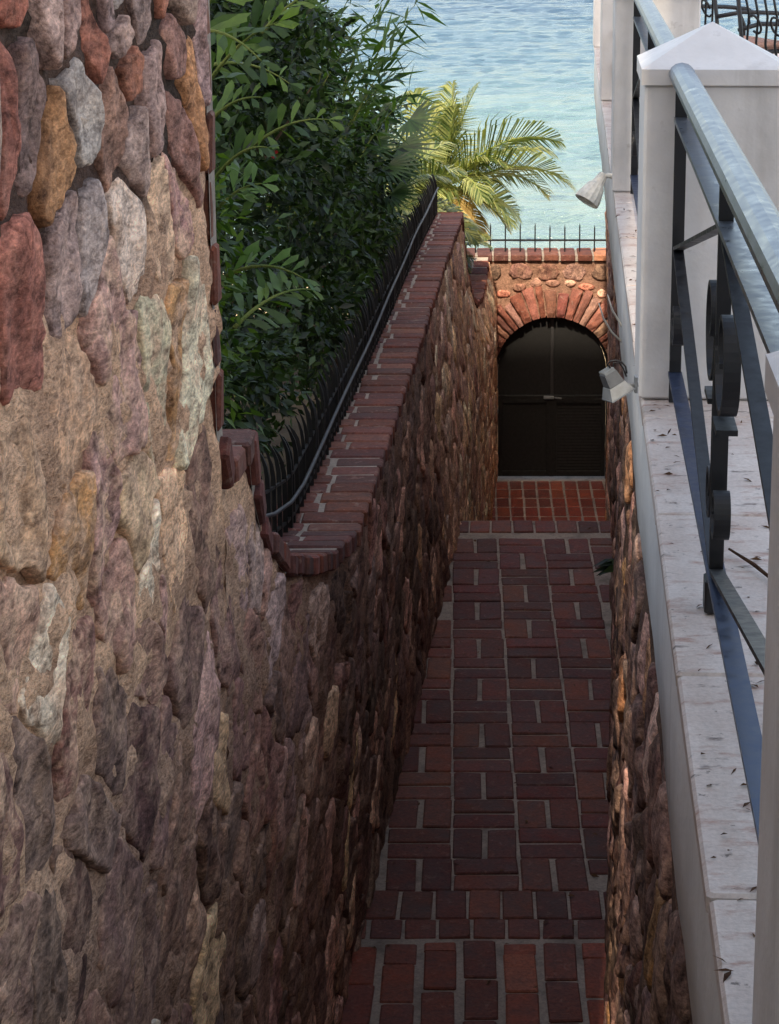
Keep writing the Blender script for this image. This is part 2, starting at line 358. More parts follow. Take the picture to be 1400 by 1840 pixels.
def stone_mesh(poly, n, rings, gap, H, seed, to_world):
    c, P, size = resample(poly, n, gap, seed); V = []; F = []
    prof = [(1.0, -1.2), (.995, .1), (.975, .62), (.92, .86), (.82, .95), (.69, 1.0), (.55, 1.0), (.41, 1.0), (.26, 1.0), (.12, 1.0)]
    if rings < 7: prof = [(1.0, -.9), (.95, .55), (.72, .95), (.32, 1.0)]
    tx, tz = (random.random()-.5)*1.1, (random.random()-.5)*1.1
    amp = .0135
    for r, h in prof:
        for p in P:
            q = c+(p-c)*r; tilt = 1+tx*(q[0]-c[0])/size+tz*(q[1]-c[1])/size
            fr = amp*.8*nz(q[0]*6, q[1]*6, seed)+amp*.6*(abs(nz(q[0]*12, q[1]*12, seed+3))-.25)+amp*.3*nz(q[0]*44, q[1]*44, seed)+amp*.9*max(-.5, min(.5, 2.2*nz(q[0]*9+40, q[1]*6, seed*.3)))
            hh = H*h*tilt+fr*(1 if h > .3 else .4)
            V.append(to_world(q[0], q[1], hh))
    V.append(to_world(c[0], c[1], H+amp*nz(c[0]*9, c[1]*9, seed))); m = len(prof)
    for k in range(m-1):
        for i in range(n): j = (i+1) % n; F.append((k*n+i, k*n+j, (k+1)*n+j, (k+1)*n+i))
    for i in range(n): F.append(((m-1)*n+i, (m-1)*n+(i+1) % n, m*n))
    return V, F
def seeds_grid(y0, y1, z0, z1, cell, keep, jit=.45, small=.16, tall=1.3):
    S = []; y = y0; row = 0
    while y < y1:
        cz = cell(y); z = z0+(row % 2)*cz*.5
        while z < z1:
            py, pz = y+random.uniform(-jit, jit)*cz*1.1, z+random.uniform(-jit, jit)*cz*tall
            if keep(py, pz): S.append((py, pz))
            if random.random() < small:
                qy, qz = py+random.uniform(.3, .6)*cz, pz+random.uniform(.3, .6)*cz
                if keep(qy, qz): S.append((qy, qz))
            z += cz*tall*random.uniform(.75, 1.3)
        y += cz*1.08; row += 1
    return S
SMEAR = [1.0]
def vary(c, a=.1):
    k = 1+random.uniform(-a, a)*1.6; return [max(.01, ch*k*(1+random.uniform(-a, a)*.5)) for ch in c[:3]]+[1]
def build_stones(parent, cells, to_world, colour, height, gap, flip, limit=300, name='stone', fine_px=42, smear=lambda a, b: .6):
    items = []
    for i, (sd, poly) in enumerate(cells):
        if len(poly) < 3: continue
        P = np.array(poly); c = P.mean(0)
        A = .5*abs(np.dot(P[:,0], np.roll(P[:,1],1))-np.dot(P[:,1], np.roll(P[:,0],1)))
        if A < .0012: continue
        w3 = to_world(c[0], c[1], 0)
        pp = [project(to_world(*q, 0)) for q in poly]
        xs = [p[0] for p in pp]; ys = [p[1] for p in pp]
        inside = max(xs) > 0 and min(xs) < 1400 and max(ys) > 0 and min(ys) < 1840
        pa = .5*abs(sum(xs[k]*ys[k-1]-xs[k-1]*ys[k] for k in range(len(xs))))
        items.append((pa if inside else pa*.01, i, poly, c))
    items.sort(key=lambda t: -t[0]); rest = MB(); rt = []
    for r, (pa, i, poly, c) in enumerate(items):
        big = pa > fine_px**2*.5
        n, rg = (40, 10) if big else ((14, 4) if r < limit else (9, 4))
        V, F = stone_mesh(poly, n, rg, gap(c[0], c[1]), height(c[0], c[1]), i*1.37, to_world)
        if flip: F = [f[::-1] for f in F]
        col = colour(c[0], c[1]); col[3] = smear(c[0], c[1])
        if r < limit: mesh_obj(name, V, F, 'stone', parent, True, tint=col)
        else: rest.add(V, F); rt += [col]*len(V)
    if rest.V: tag(rest.build('small_stones', 'stone', parent, True, tint=rt), kind='stuff')

# palette (base colours)
MAUVE = srgb(174, 148, 140); GREY = srgb(164, 152, 148); RED = srgb(166, 106, 92); BROWN = srgb(140, 110, 100)
TAN = srgb(222, 186, 152); CREAM = srgb(214, 202, 178); PINK = srgb(194, 154, 140); OCHRE = srgb(184, 136, 98); DARK = srgb(98, 78, 72)
DMAUVE = srgb(126, 102, 96); DBROWN = srgb(108, 78, 72); ROSE = srgb(148, 112, 102)
def pick(*pairs):
    t = random.random()*sum(p[1] for p in pairs)
    for c, wgt in pairs:
        t -= wgt
        if t <= 0: return vary(c, .12)
    return vary(pairs[-1][0])

# ================================================================== setting
def sheet(name, V, F, mat, kind='structure'): o = mesh_obj(name, V, F, mat); o['kind'] = kind; return o
# sea: one sheet to the horizon, with gentle modelled swell near the shore
def build_sea():
    xs = np.concatenate([np.linspace(-4000, -60, 10), np.linspace(-16, 40, 150), np.linspace(70, 4000, 10)])
    ys = np.concatenate([np.linspace(36, 150, 330), np.linspace(165, 420, 20), np.linspace(500, 5600, 12)])
    V = []; nx = len(xs)
    for y in ys:
        fade = 1 if y < 151 else 0
        for x in xs:
            h = 0
            if fade and -17 < x < 41:
                wx = x+1.2*nz(x*.2, y*.2, 5)
                h = .6*(.10*math.sin(y*.62+1.8*nz(x*.06, y*.05, 1)+.06*x)+.16*nz(wx*.35, y*.75, 2)+.12*(1-2*abs(nz(wx*.8, y*1.5, 6)))+.06*nz(wx*1.7, y*2.6, 8))
            V.append((x, y, -8.5+h))
    F = [(j*nx+i, j*nx+i+1, (j+1)*nx+i+1, (j+1)*nx+i) for j in range(len(ys)-1) for i in range(nx-1)]
    o = mesh_obj('sea', V, F, 'sea', None, True); o['kind'] = 'structure'
build_sea()
# ground: beach and garden bank, one sheet reaching out to the water and inland
def build_ground():
    V = []; F = []; xs = [-400, -40, -14, -6, -3, -1.2, 1.6, 3, 8, 40, 400]; ys = [-400, -30, 0, 3, 6, 10, 14, 18, 21, 23, 28, 34, 40, 46, 60]
    for y in ys:
        for x in xs:
            z = interp(y, [-400, 6, 18, 24, 34, 46, 60], [-7.2, -7.2, -7.2, -7.2, -7.5, -8.8, -10])
            V.append((x, y, z))
    nx = len(xs); F = [(j*nx+i, j*nx+i+1, (j+1)*nx+i+1, (j+1)*nx+i) for j in range(len(ys)-1) for i in range(nx-1)]
    sheet('beach', V, F, 'sand')
    V = []; xs = np.linspace(-14, 0, 40); ys = np.linspace(-2, 21, 70)
    for y in ys:
        for i, x in enumerate(xs):
            xe = lx_top(max(y, 3))-.30; X = -14+(xe+14)*i/(len(xs)-1)
            V.append((X, y, interp(y, [0, 5, 17, 21], [-2.6, -2.95, -3.7, -5.0])+.1*nz(X*1.3, y*1.3, 3)-.02*(xe-X)))
    nx = len(xs); F = [(j*nx+i, j*nx+i+1, (j+1)*nx+i+1, (j+1)*nx+i) for j in range(len(ys)-1) for i in range(nx-1)]
    sheet('garden_ground', V, F, 'soil')
build_ground()

# unseen walls added behind the camera to shade the near half of the alley
def build_shade_walls():
    for x0, x1 in ((-11, -.53), (-.45, 9)):  # slit left between them for a sun streak on the right wall
        mb = MB(); mb.box(x0, x1, -2.95, -2.6, -7.3, 22.1); tag(mb.build('shade_wall', 'white_dirty'), kind='structure')
build_shade_walls()
# brick meshes shared by many bricks -------------------------------------------
def rough_box(sx, sy, sz, b, seed, jit=.0):
    mb = MB(); mb.box(-sx/2, sx/2, -sy/2, sy/2, -sz/2, sz/2, b)
    V = []
    for v in mb.V:
        k = .0035
        V.append((v[0]+k*nz(v[0]*30+seed, v[1]*30, v[2]*30)+jit*nz(seed, v[1]*9, 1), v[1]+k*nz(v[0]*30, v[1]*30+seed, v[2]*30+5)+jit*nz(v[0]*9, seed, 2), v[2]+k*nz(v[0]*30, v[1]*30, v[2]*30+seed)))
    return V, mb.F
def brick_variants(tagname, sx, sy, sz, b, mat, n=5, jit=.004):
    out = []
    for i in range(n):
        V, F = rough_box(sx, sy, sz, b, i*7.3+sx*90, jit); me = bpy.data.meshes.new(tagname); me.from_pydata(V, [], F); me.update(); me.materials.append(M[mat]); out.append(me)
    return out
PB = [srgb(98, 52, 47), srgb(106, 58, 49), srgb(90, 49, 47), srgb(90, 50, 45), srgb(112, 64, 52), srgb(94, 45, 41), srgb(86, 46, 42)]
PO = [srgb(128, 68, 52), srgb(116, 60, 46), srgb(100, 54, 44), srgb(136, 80, 62)]
LB = [srgb(124, 56, 44), srgb(132, 64, 48), srgb(112, 52, 44), srgb(104, 54, 46)]
CB = [srgb(108, 62, 54), srgb(98, 56, 50), srgb(118, 72, 60), srgb(90, 54, 50), srgb(102, 58, 46)]

def build_path():
    V = []; F = []; ys = np.arange(1.2, 13.801, .14)
    for y in ys:
        a, b = lx_base(y)-.3, .083+.0626*y+.3
        for i in range(9): V.append((lerp(a, b, i/8), y, PATH_Z-.009+.003*nz(i*.6, y*2, 4)))
    F = [(j*9+i, j*9+i+1, (j+1)*9+i+1, (j+1)*9+i) for j in range(len(ys)-1) for i in range(8)]
    p = sheet('path', V, F, 'cement')
    var = brick_variants('brick', .136, .295, .08, .006, 'path_brick', 7, .007)
    lay = lambda x, y, rz, c, z=PATH_Z, s=(1, 1, 1): inst('brick', random.choice(var), p,
        Matrix.Translation((x, y, z-.04+random.uniform(-.004, .004))) @ Matrix.Rotation(rz+random.uniform(-.02, .02), 4, 'Z') @ Matrix.Rotation(random.uniform(-.012, .012), 4, 'X') @ Matrix.Rotation(random.uniform(-.012, .012), 4, 'Y') @ Matrix.Diagonal((*s, 1)), vary(random.choice(c), .12))
    ok = lambda x, y: lx_base(y)-.05 < x < .083+.0626*y+.06
    for i in range(-5, 6):
        for j in range(0, 17):
            x0 = .215-.0095*(8.44-8.44)+.31*(i)-.0095*(.31*j); y0 = 8.44+.31*j; vert = (i+j) % 2 == 0
            if y0 > 13.35: continue
            for k in (0, 1):
                g_ = random.uniform(.072, .076) if vert else .0765; ww_ = random.uniform(-.004, .004); x, y = (x0+g_+(.31-2*g_)*k, y0+.155+ww_) if vert else (x0+.155+ww_, y0+g_+(.31-2*g_)*k)
                if ok(x, y): lay(x, y, 0 if vert else R(90), PB)
    for k in range(-6, 9):                                       # soldier rows near and far
        x = .05+.1505*k
        if ok(x, 8.3): lay(x, 8.315, 0, PB, s=(1, .83, 1))
        if ok(x+.02, 8.1): lay(x+.022, 8.105, 0, PB, s=(1, .54, 1))
        xx = .05+.1505*k
        if ok(xx, 13.62): lay(xx, 13.655, 0, PB, s=(1, .82, 1))
    for k in range(-6, 8):                                       # staggered bricks in the foreground
        x = .03+.168*k; off = [0, .11, .02, .15, .05, .19, .09][k % 7]
        for r in range(5):
            y = 8.0-.15-off-.315*r+(.0)
            if ok(x, y) and y > 6.7: lay(x+random.uniform(-.004, .004), y, 0, PO if r == 0 and off > .08 else PB[:2]+PO[1:3], PATH_Z)
        if off > .08 and ok(x, 7.95): lay(x, 7.99-off/2, 0, PO, PATH_Z, (1, max(.2, (off-.03)/.287), 1))
    # steps going down behind the path's edge
    mb = MB()
    for k in range(STEP_N):
        y0 = STEP_Y0+.005+STEP_RUN*k; z = floor_z(y0+.01)
        mb.box(lx_base(y0)-.2, .083+.0626*y0+.25, y0, (y0+STEP_RUN-.003) if k < STEP_N-1 else 17.3, z-.25, z)
    tag(mb.build('steps', 'cement'), kind='structure')
    V = [(-.4, 17.0, LAND_Z-.005), (1.9, 17.0, LAND_Z-.005), (1.9, 22.6, LAND_Z-.005), (-.4, 22.6, LAND_Z-.005)]
    lo = sheet('landing', V, [(0, 1, 2, 3)], 'cement')
    for i in range(13):
        for j in range(11):
            x, y = .02+.146*i, 18.03+.31*j
            if x < 1.75 and y < 21.55: inst('brick', random.choice(var), lo, Matrix.Translation((x, y, LAND_Z-.04+random.uniform(-.003, .003))) @ Matrix.Rotation(random.uniform(-.015, .015), 4, 'Z') @ Matrix.Diagonal((.94, .97, 1, 1)), vary(random.choice(LB), .1))
build_path()

# ================================================================== left stone wall
def build_left_wall():
    wall = empty('stone_wall', (-.6, 6, PATH_Z)); tag(wall, 'long battered stone wall left of the path, topped with scalloped brick coping', 'wall')
    wall.location = (0, 0, 0)
    TH = .36
    mb = MB()
    def strip(ys, topf, bot, NZ=110):
        n = NZ; base = len(mb.V); V = []; F = []
        for y in ys:
            zt = topf(y)
            for k in range(n):
                u = k/(n-1); z = lerp(zt-.055, bot(y), u)
                h = (-.010 if (y < 4.7 and z > -.67) else -.004)+.020*nz(y*5, z*5, 7)+.014*nz(y*15, z*15, 8)+.011*nz(y*40, z*40, 9)
                V.append((lface(y, z)+h, y, z))
        m = len(ys)
        for j in range(m-1):
            for k in range(n-1): F.append((j*n+k, j*n+k+1, (j+1)*n+k+1, (j+1)*n+k))
        b0 = len(V)                                              # back face and caps
        for y in ys: V += [(lx_top(y)-TH, y, topf(y)-.055), (lx_base(y)-TH-.1, y, bot(y))]
        for j in range(m-1):
            F.append((b0+2*j, b0+2*j+2, b0+2*j+3, b0+2*j+1)); F.append((j*n, (j+1)*n, b0+2*j+2, b0+2*j))
        F.append(tuple([k for k in range(n)]+[b0+1, b0])); F.append(tuple([(m-1)*n+k for k in range(n-1, -1, -1)]+[b0+2*(m-1), b0+2*m-1]))
        mb.add(V, F)
    strip(list(np.arange(1.4, 2.7, .1))+list(np.arange(2.7, 4.701, .025)), lambda y: 1.0, lambda y: PATH_Z-.1, 230)
    ys = sorted(set(list(np.round(np.arange(4.702, 9, .035), 3))+list(np.round(np.arange(9, 17.6, .07), 3))+list(np.round(np.arange(17.6, 21.35, .07), 3))))
    strip(ys, l_top, lambda y: floor_z(y)-.1)
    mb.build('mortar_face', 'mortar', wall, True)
    # stones
    def keep(y, z): return z < l_top(y)-.02 and z > floor_z(y)-.1 and not (y > 4.62 and y < 4.72) and z < .5 and y > 2.3 and (y < 4.62 or z < l_top(y)-.1)
    S = seeds_grid(2.3, 21.3, -6.6, .5, lambda y: .235 if y < 9 else .26, keep)
    S = [q for q in S if not (q[0] < 4.7 and q[1] > -.70)]+[q for q in seeds_grid(2.3, 4.66, -.72, .5, lambda y: .165, lambda y, z: y < 4.64, .45, .25, 1.35) if q[1] > -.70]
    # mirror seeds above the profile so that stones end below the coping
    G = []
    for y in np.arange(4.75, 21.3, .14): G.append((y, l_top(y)+.06+random.uniform(0, .03)))
    for z in np.arange(-1.3, .6, .14): G.append((4.80, z))
    cells = voronoi(S+G, None); cells = [(S[i], cells[i]) for i in range(len(S))]
    # keep stones on their side of the wall's end and under the coping
    def clip(sd, poly):
        lim = 4.685 if sd[0] < 4.7 else 99
        return [(min(p[0], lim), min(p[1], (l_top(p[0])-.05) if sd[0] > 4.7 else 9)) for p in poly]
    cells = [(sd, clip(sd, p)) for sd, p in cells if len(p) > 2]
    tw = lambda y, z, h: (lface(y, z)+h-.006, y, z)
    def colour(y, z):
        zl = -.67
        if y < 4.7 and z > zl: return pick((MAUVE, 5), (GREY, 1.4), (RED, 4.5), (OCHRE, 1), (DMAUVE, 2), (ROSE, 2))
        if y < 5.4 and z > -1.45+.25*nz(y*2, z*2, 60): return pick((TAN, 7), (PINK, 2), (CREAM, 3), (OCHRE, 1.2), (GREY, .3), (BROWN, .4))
        if y < 4.9: return pick((ROSE, 4), (PINK, 1.6), (BROWN, 3.5), (DMAUVE, 2.5), (DBROWN, 2), (CREAM, .5), (TAN, .8))  # lower stones: rose mix browned to paint in the shade down here
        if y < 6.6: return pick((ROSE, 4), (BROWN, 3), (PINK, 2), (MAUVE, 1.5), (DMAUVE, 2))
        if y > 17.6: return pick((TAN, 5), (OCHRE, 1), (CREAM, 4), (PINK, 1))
        if y > 12.5: return pick((PINK, 4), (TAN, 3), (MAUVE, 2), (CREAM, 1.5), (ROSE, 1.5))  # both far mixes paler: light towards the gate put into the stones
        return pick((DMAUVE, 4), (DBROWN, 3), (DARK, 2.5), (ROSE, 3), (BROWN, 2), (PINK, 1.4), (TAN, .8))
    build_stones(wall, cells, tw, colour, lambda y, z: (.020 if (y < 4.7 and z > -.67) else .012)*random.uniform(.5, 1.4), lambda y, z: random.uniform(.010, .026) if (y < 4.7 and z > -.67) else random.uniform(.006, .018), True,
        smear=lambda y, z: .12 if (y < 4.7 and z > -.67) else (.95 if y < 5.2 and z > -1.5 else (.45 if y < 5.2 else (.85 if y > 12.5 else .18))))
    # coping bricks laid along the profile
    prof = [(4.705, .45+.9), (4.705, -1.33), (4.745, -1.40), (4.82, -1.42)]+list(zip(PY[1:], PZ[1:]))
    P = [np.array(p) for p in prof]; L = [0]
    for a, b in zip(P, P[1:]): L.append(L[-1]+float(np.hypot(*(b-a))))
    def pt(s):
        y, z = np.interp(s, L, [p[0] for p in P]), np.interp(s, L, [p[1] for p in P]); return y, z
    va = brick_variants('coping_brick', 1.0, .142, .062, .006, 'brick', 1, 0)  # dummy to reuse maker
    shapes = {}
    def shape(w):
        k = round(w/.03)
        if k not in shapes: shapes[k] = brick_variants('coping_brick', k*.03-.014, .139, .064, .007, 'brick', 3, .003)
        return random.choice(shapes[k])
    s = .3
    bed = MB(); prev = None
    while s < L[-1]-.05:
        y, z = pt(s); y1, z1 = pt(s-.07); y2, z2 = pt(s+.07)
        ang = math.atan2(z2-z1, y2-y1); W = .36
        vertical = ang < -1.2 and y < 4.8; fx = lx_top(y)+(.010 if vertical else .026)
        wr = random.choice([.18, .21, .24, .21]) if not vertical else .30
        for (x1, ww) in ((fx, wr), (fx-wr, W-wr)):
            ww = round(ww/.03)*.03
            if ww < .05: continue
            mtx = Matrix.Translation((x1-ww/2+random.uniform(-.006, .006), y, z)) @ Matrix.Rotation(ang, 4, 'X') @ Matrix.Translation((0, 0, -.026+random.uniform(-.004, .004))) @ Matrix.Rotation(random.uniform(-.02, .02), 4, 'Z')
            inst('coping_brick', shape(ww), wall, mtx, vary(random.choice(CB), .13))
        s += .152
    # mortar bed between the coping bricks
    V = []; F = []; n = 0
    for s in np.arange(.25, L[-1], .05):
        y, z = pt(s); y1, z1 = pt(s-.03); y2, z2 = pt(s+.03); a = math.atan2(z2-z1, y2-y1); ny, nzz = -math.sin(a), math.cos(a)
        for x, h in ((lx_top(y)-.004, -.06), (lx_top(y)+.002, .001), (lx_top(y)-.32, -.002), (lx_top(y)-.32, -.06)):
            V.append((x, y+ny*h, z+nzz*h))
        n += 1
    for j in range(n-1):
        for k in range(3): F.append((j*4+k, j*4+k+1, (j+1)*4+k+1, (j+1)*4+k))
    mesh_obj('coping_mortar', V, [f[::-1] for f in F], 'cop_cement', wall)
    return pt, L
COP_PT, COP_L = build_left_wall()

def build_left_fence():
    f = empty('spiked_fence', (0, 0, 0)); tag(f, 'low black iron fence with curved spikes along the left wall coping', 'fence')
    fx = lambda y: lx_top(y)-.235+.02*smoothstep(6, 12, y)
    ztop = l_top
    # one picket mesh: flat bar bent over to the garden side
    mb = MB(); mb.tube([(0, 0, -.04), (0, 0, .10), (0, 0, .19), (-.002, 0, .24), (-.008, 0, .28), (-.019, 0, .312), (-.034, 0, .34)], [.011, .011, .011, .0105, .009, .006, .0015], 4)
    me = mb.build('picket', 'iron_fence', f); first = True
    y = 5.66; k = 0
    while y < 17.66:
        z = ztop(y)
        mtx = Matrix.Translation((fx(y), y, z)) @ Matrix.Rotation(random.uniform(-.5, .5), 4, 'Z') @ Matrix.Rotation(random.uniform(-.06, .06), 4, 'X') @ Matrix.Diagonal((random.uniform(.85, 1.2), 1, random.uniform(.95, 1.06)*(1 if y < 16.9 else 1.08), 1))
        if first: me.matrix_local = mtx; first = False
        else: inst('picket', me.data, f, mtx)
        y += .112
    ys = np.arange(5.62, 17.7, .2)
    mb = MB(); mb.tube([(fx(y), y, ztop(y)+.04) for y in ys], .008, 4); mb.build('bottom_rail', 'iron_fence', f)
    mb = MB(); mb.tube([(fx(y)+.002, y, ztop(y)+.20) for y in ys], .007, 4); mb.build('top_rail', 'iron_fence', f)
    pts = [(5.52, .02), (5.62, .05), (5.9, .09)]+[(y, .11+.13*(y-6)/11.6+.006*math.sin(y*2.3)) for y in np.arange(6.3, 17.7, .35)]
    mb = MB(); mb.tube([(fx(y)+.024, y, ztop(y)+h) for y, h in pts], .0075, 8)
    c = mb.build('conduit', 'lampg', None, True); c.data.materials[0] = mat_iron('grey_conduit', srgb(58, 58, 62), .6)
    tag(c, 'thin dark grey conduit strung along the spiked fence', 'pipe')
build_left_fence()

# ================================================================== gate wall, gate and its fence
GY = 21.3; GX, GR, GSP = .846, .612, -5.30
def build_gate_wall():
    gw = empty('gate_wall'); tag(gw, 'stone end wall with a brick arch around the black gate', 'wall')
    X0, X1, Z0, Z1 = -1.2, 1.9, LAND_Z-.05, -4.07
    # masonry core: two faces with the arched opening, soffit between them
    R2 = GR+.012; arc = [(GX-R2*math.cos(a), GSP+R2*math.sin(a)) for a in np.linspace(0, math.pi, 25)]
    V = []; F = []
    def face(y, flip):
        b = len(V); poly = [(X0, Z0), (GX-R2, Z0)]+arc+[(GX+R2, Z0), (X1, Z0), (X1, Z1), (X0, Z1)]
        for x, z in poly: V.append((x, y, z))
        # strips: left, right, and fan above the arch
        L = len(arc); i_l, i_a0, i_a1 = 1, 2, 2+L-1
        fs = [(b+0, b+1, b+i_a0, b+len(poly)-1)]
        fs.append((b+i_a1, b+i_a1+1, b+i_a1+2, b+i_a1+3))
        mid = L//2
        for k in range(L-1):
            top = b+len(poly)-1 if k < mid else b+i_a1+3
            fs.append((b+2+k, b+2+k+1, top))
        fs.append((b+2+mid, b+i_a1+3, b+len(poly)-1))
        F.extend([f if not flip else f[::-1] for f in fs]); return b, len(poly)
    a, n = face(GY, False); c, _ = face(GY+.34, True)
    for k in range(1, 1+len(arc)+1): F.append((a+k, c+k, c+k+1, a+k+1))
    F.append((a+n-2, c+n-2, c+n-1, a+n-1)); F.append((a+n-3, c+n-3, c+n-2, a+n-2)); F.append((a+n-1, c+n-1, c, a))
    mesh_obj('mortar_face', V, F, 'mortar_gate', gw)
    # arch bricks: uneven wedges
    K = 23; cuts = np.cumsum([random.uniform(.7, 1.3) for _ in range(K)]); cuts = np.concatenate([[0], cuts/cuts[-1]])*math.pi
    for k in range(K):
        a0, a1 = cuts[k]+.012, cuts[k+1]-.012; ro = GR+random.uniform(.25, .37); ri = GR+random.uniform(-.003, .004); pr_ = random.uniform(.315, .375); V3 = []; F3 = []; nu, nv = 4, 6; sd = random.random()*50
        for side in (0, 1):
            for j in range(nv+1):
                for i in range(nu+1):
                    rr = lerp(ri, ro, j/nv); aa = lerp(a0, a1, i/nu); jk = .012*smoothstep(0, .4, j/nv); jx, jz = jk*nz(rr*14, aa*9, sd), jk*nz(rr*14, aa*9, sd+9)
                    edge = .012 if side == 0 and (i in (0, nu) or j in (0, nv)) else 0
                    V3.append((GX-rr*math.cos(aa)+jx, GY+.28-(pr_+.016*nz(rr*11, aa*11, sd+4)-edge if side == 0 else 0), GSP+rr*math.sin(aa)+jz))
        W_ = nu+1; off = W_*(nv+1)
        for j in range(nv):
            for i in range(nu): q = j*W_+i; F3.append((q, q+W_, q+W_+1, q+1))
        ringi = [i for i in range(W_)]+[j*W_+nu for j in range(1, nv+1)]+[nv*W_+i for i in range(nu-1, -1, -1)]+[j*W_ for j in range(nv-1, 0, -1)]
        for m_ in range(len(ringi)): u, v = ringi[m_], ringi[(m_+1) % len(ringi)]; F3.append((u, v, v+off, u+off))
        o = mesh_obj('arch_brick', V3, F3, 'brick', gw); o.color = vary(random.choice([srgb(134, 80, 66), srgb(120, 72, 62), srgb(148, 98, 82), srgb(104, 64, 56), srgb(130, 86, 72), srgb(150, 114, 98)]), .16)
    # jamb bricks either side
    z = LAND_Z; r = 0
    while z < GSP-.02:
        h = .10
        for sx in (-1, 1):
            w = .22 if r % 2 else .34
            xa = GX+sx*(GR+.004); xb = xa+sx*w
            V2, F2 = rough_box(abs(w)-.012, .30, h-.014, .008, z*9+sx, .004)
            o = mesh_obj('jamb_brick', V2, F2, 'brick', gw); o.location = ((xa+xb)/2, GY+.13+random.uniform(-.008, .008), z+h/2)
            o.color = vary(random.choice(CB+[srgb(158, 120, 96)]), .13)
        z += h; r += 1
    # field stones above the arch
    S = []; cells = []; x = X0+.1
    def blob(cx, cz, w, h): S.append((cx, cz)); cells.append([(cx+w/2*math.cos(a)*random.uniform(.85, 1.12), cz+h/2*math.sin(a)*random.uniform(.85, 1.12)) for a in np.linspace(0, 2*math.pi, 9)[:-1]])
    while x < X1-.1:
        w = random.uniform(.24, .42); blob(x+w/2, -4.20+random.uniform(-.01, .01), w, random.uniform(.17, .22)); x += w+random.uniform(.0, .05)
    for a in np.linspace(.12, math.pi-.12, 17):
        rr = GR+.385+random.uniform(-.02, .02); blob(GX-rr*math.cos(a), min(-4.33, GSP+rr*math.sin(a)), random.uniform(.12, .2), random.uniform(.08, .12))
    for zz in np.arange(-5.2, -4.35, .19):
        for sx in (-1, 1):
            xx = GX+sx*(GR+.5+random.uniform(0, .1)); w = random.uniform(.2, .3)
            while X0 < xx < X1:
                if math.hypot(xx-GX, zz-GSP) > GR+.44: blob(xx, zz, w, random.uniform(.15, .2))
                xx += sx*(w+.06)
    build_stones(gw, [(S[i], cells[i]) for i in range(len(S))], lambda x, zz, h: (x, GY-h+.004, zz), lambda x, zz: pick((DMAUVE, 3), (DARK, 2), (DBROWN, 2), (RED, 1)) if zz > -4.28 else pick((PINK, 3), (ROSE, 3), (RED, 2), (BROWN, 1)), lambda x, zz: .022, lambda x, zz: .004, False, smear=lambda a, b: .25)
    # coping: header bricks with pale joints
    mb = MB(); mb.box(X0, X1, GY-.015, GY+.36, Z1-.02, Z1+.035); mb.build('coping_mortar', 'cop_cement', gw)
    var = brick_variants('coping_brick', .152, .42, .066, .007, 'brick', 4)
    x = X0+.09
    while x < X1-.05:
        inst('coping_brick', random.choice(var), gw, Matrix.Translation((x, GY+.17+random.uniform(-.006, .006), Z1+.017)) @ Matrix.Rotation(random.uniform(-.02, .02), 4, 'Z'), vary(random.choice(CB+[srgb(176, 120, 92)]), .12)); x += .176
build_gate_wall()

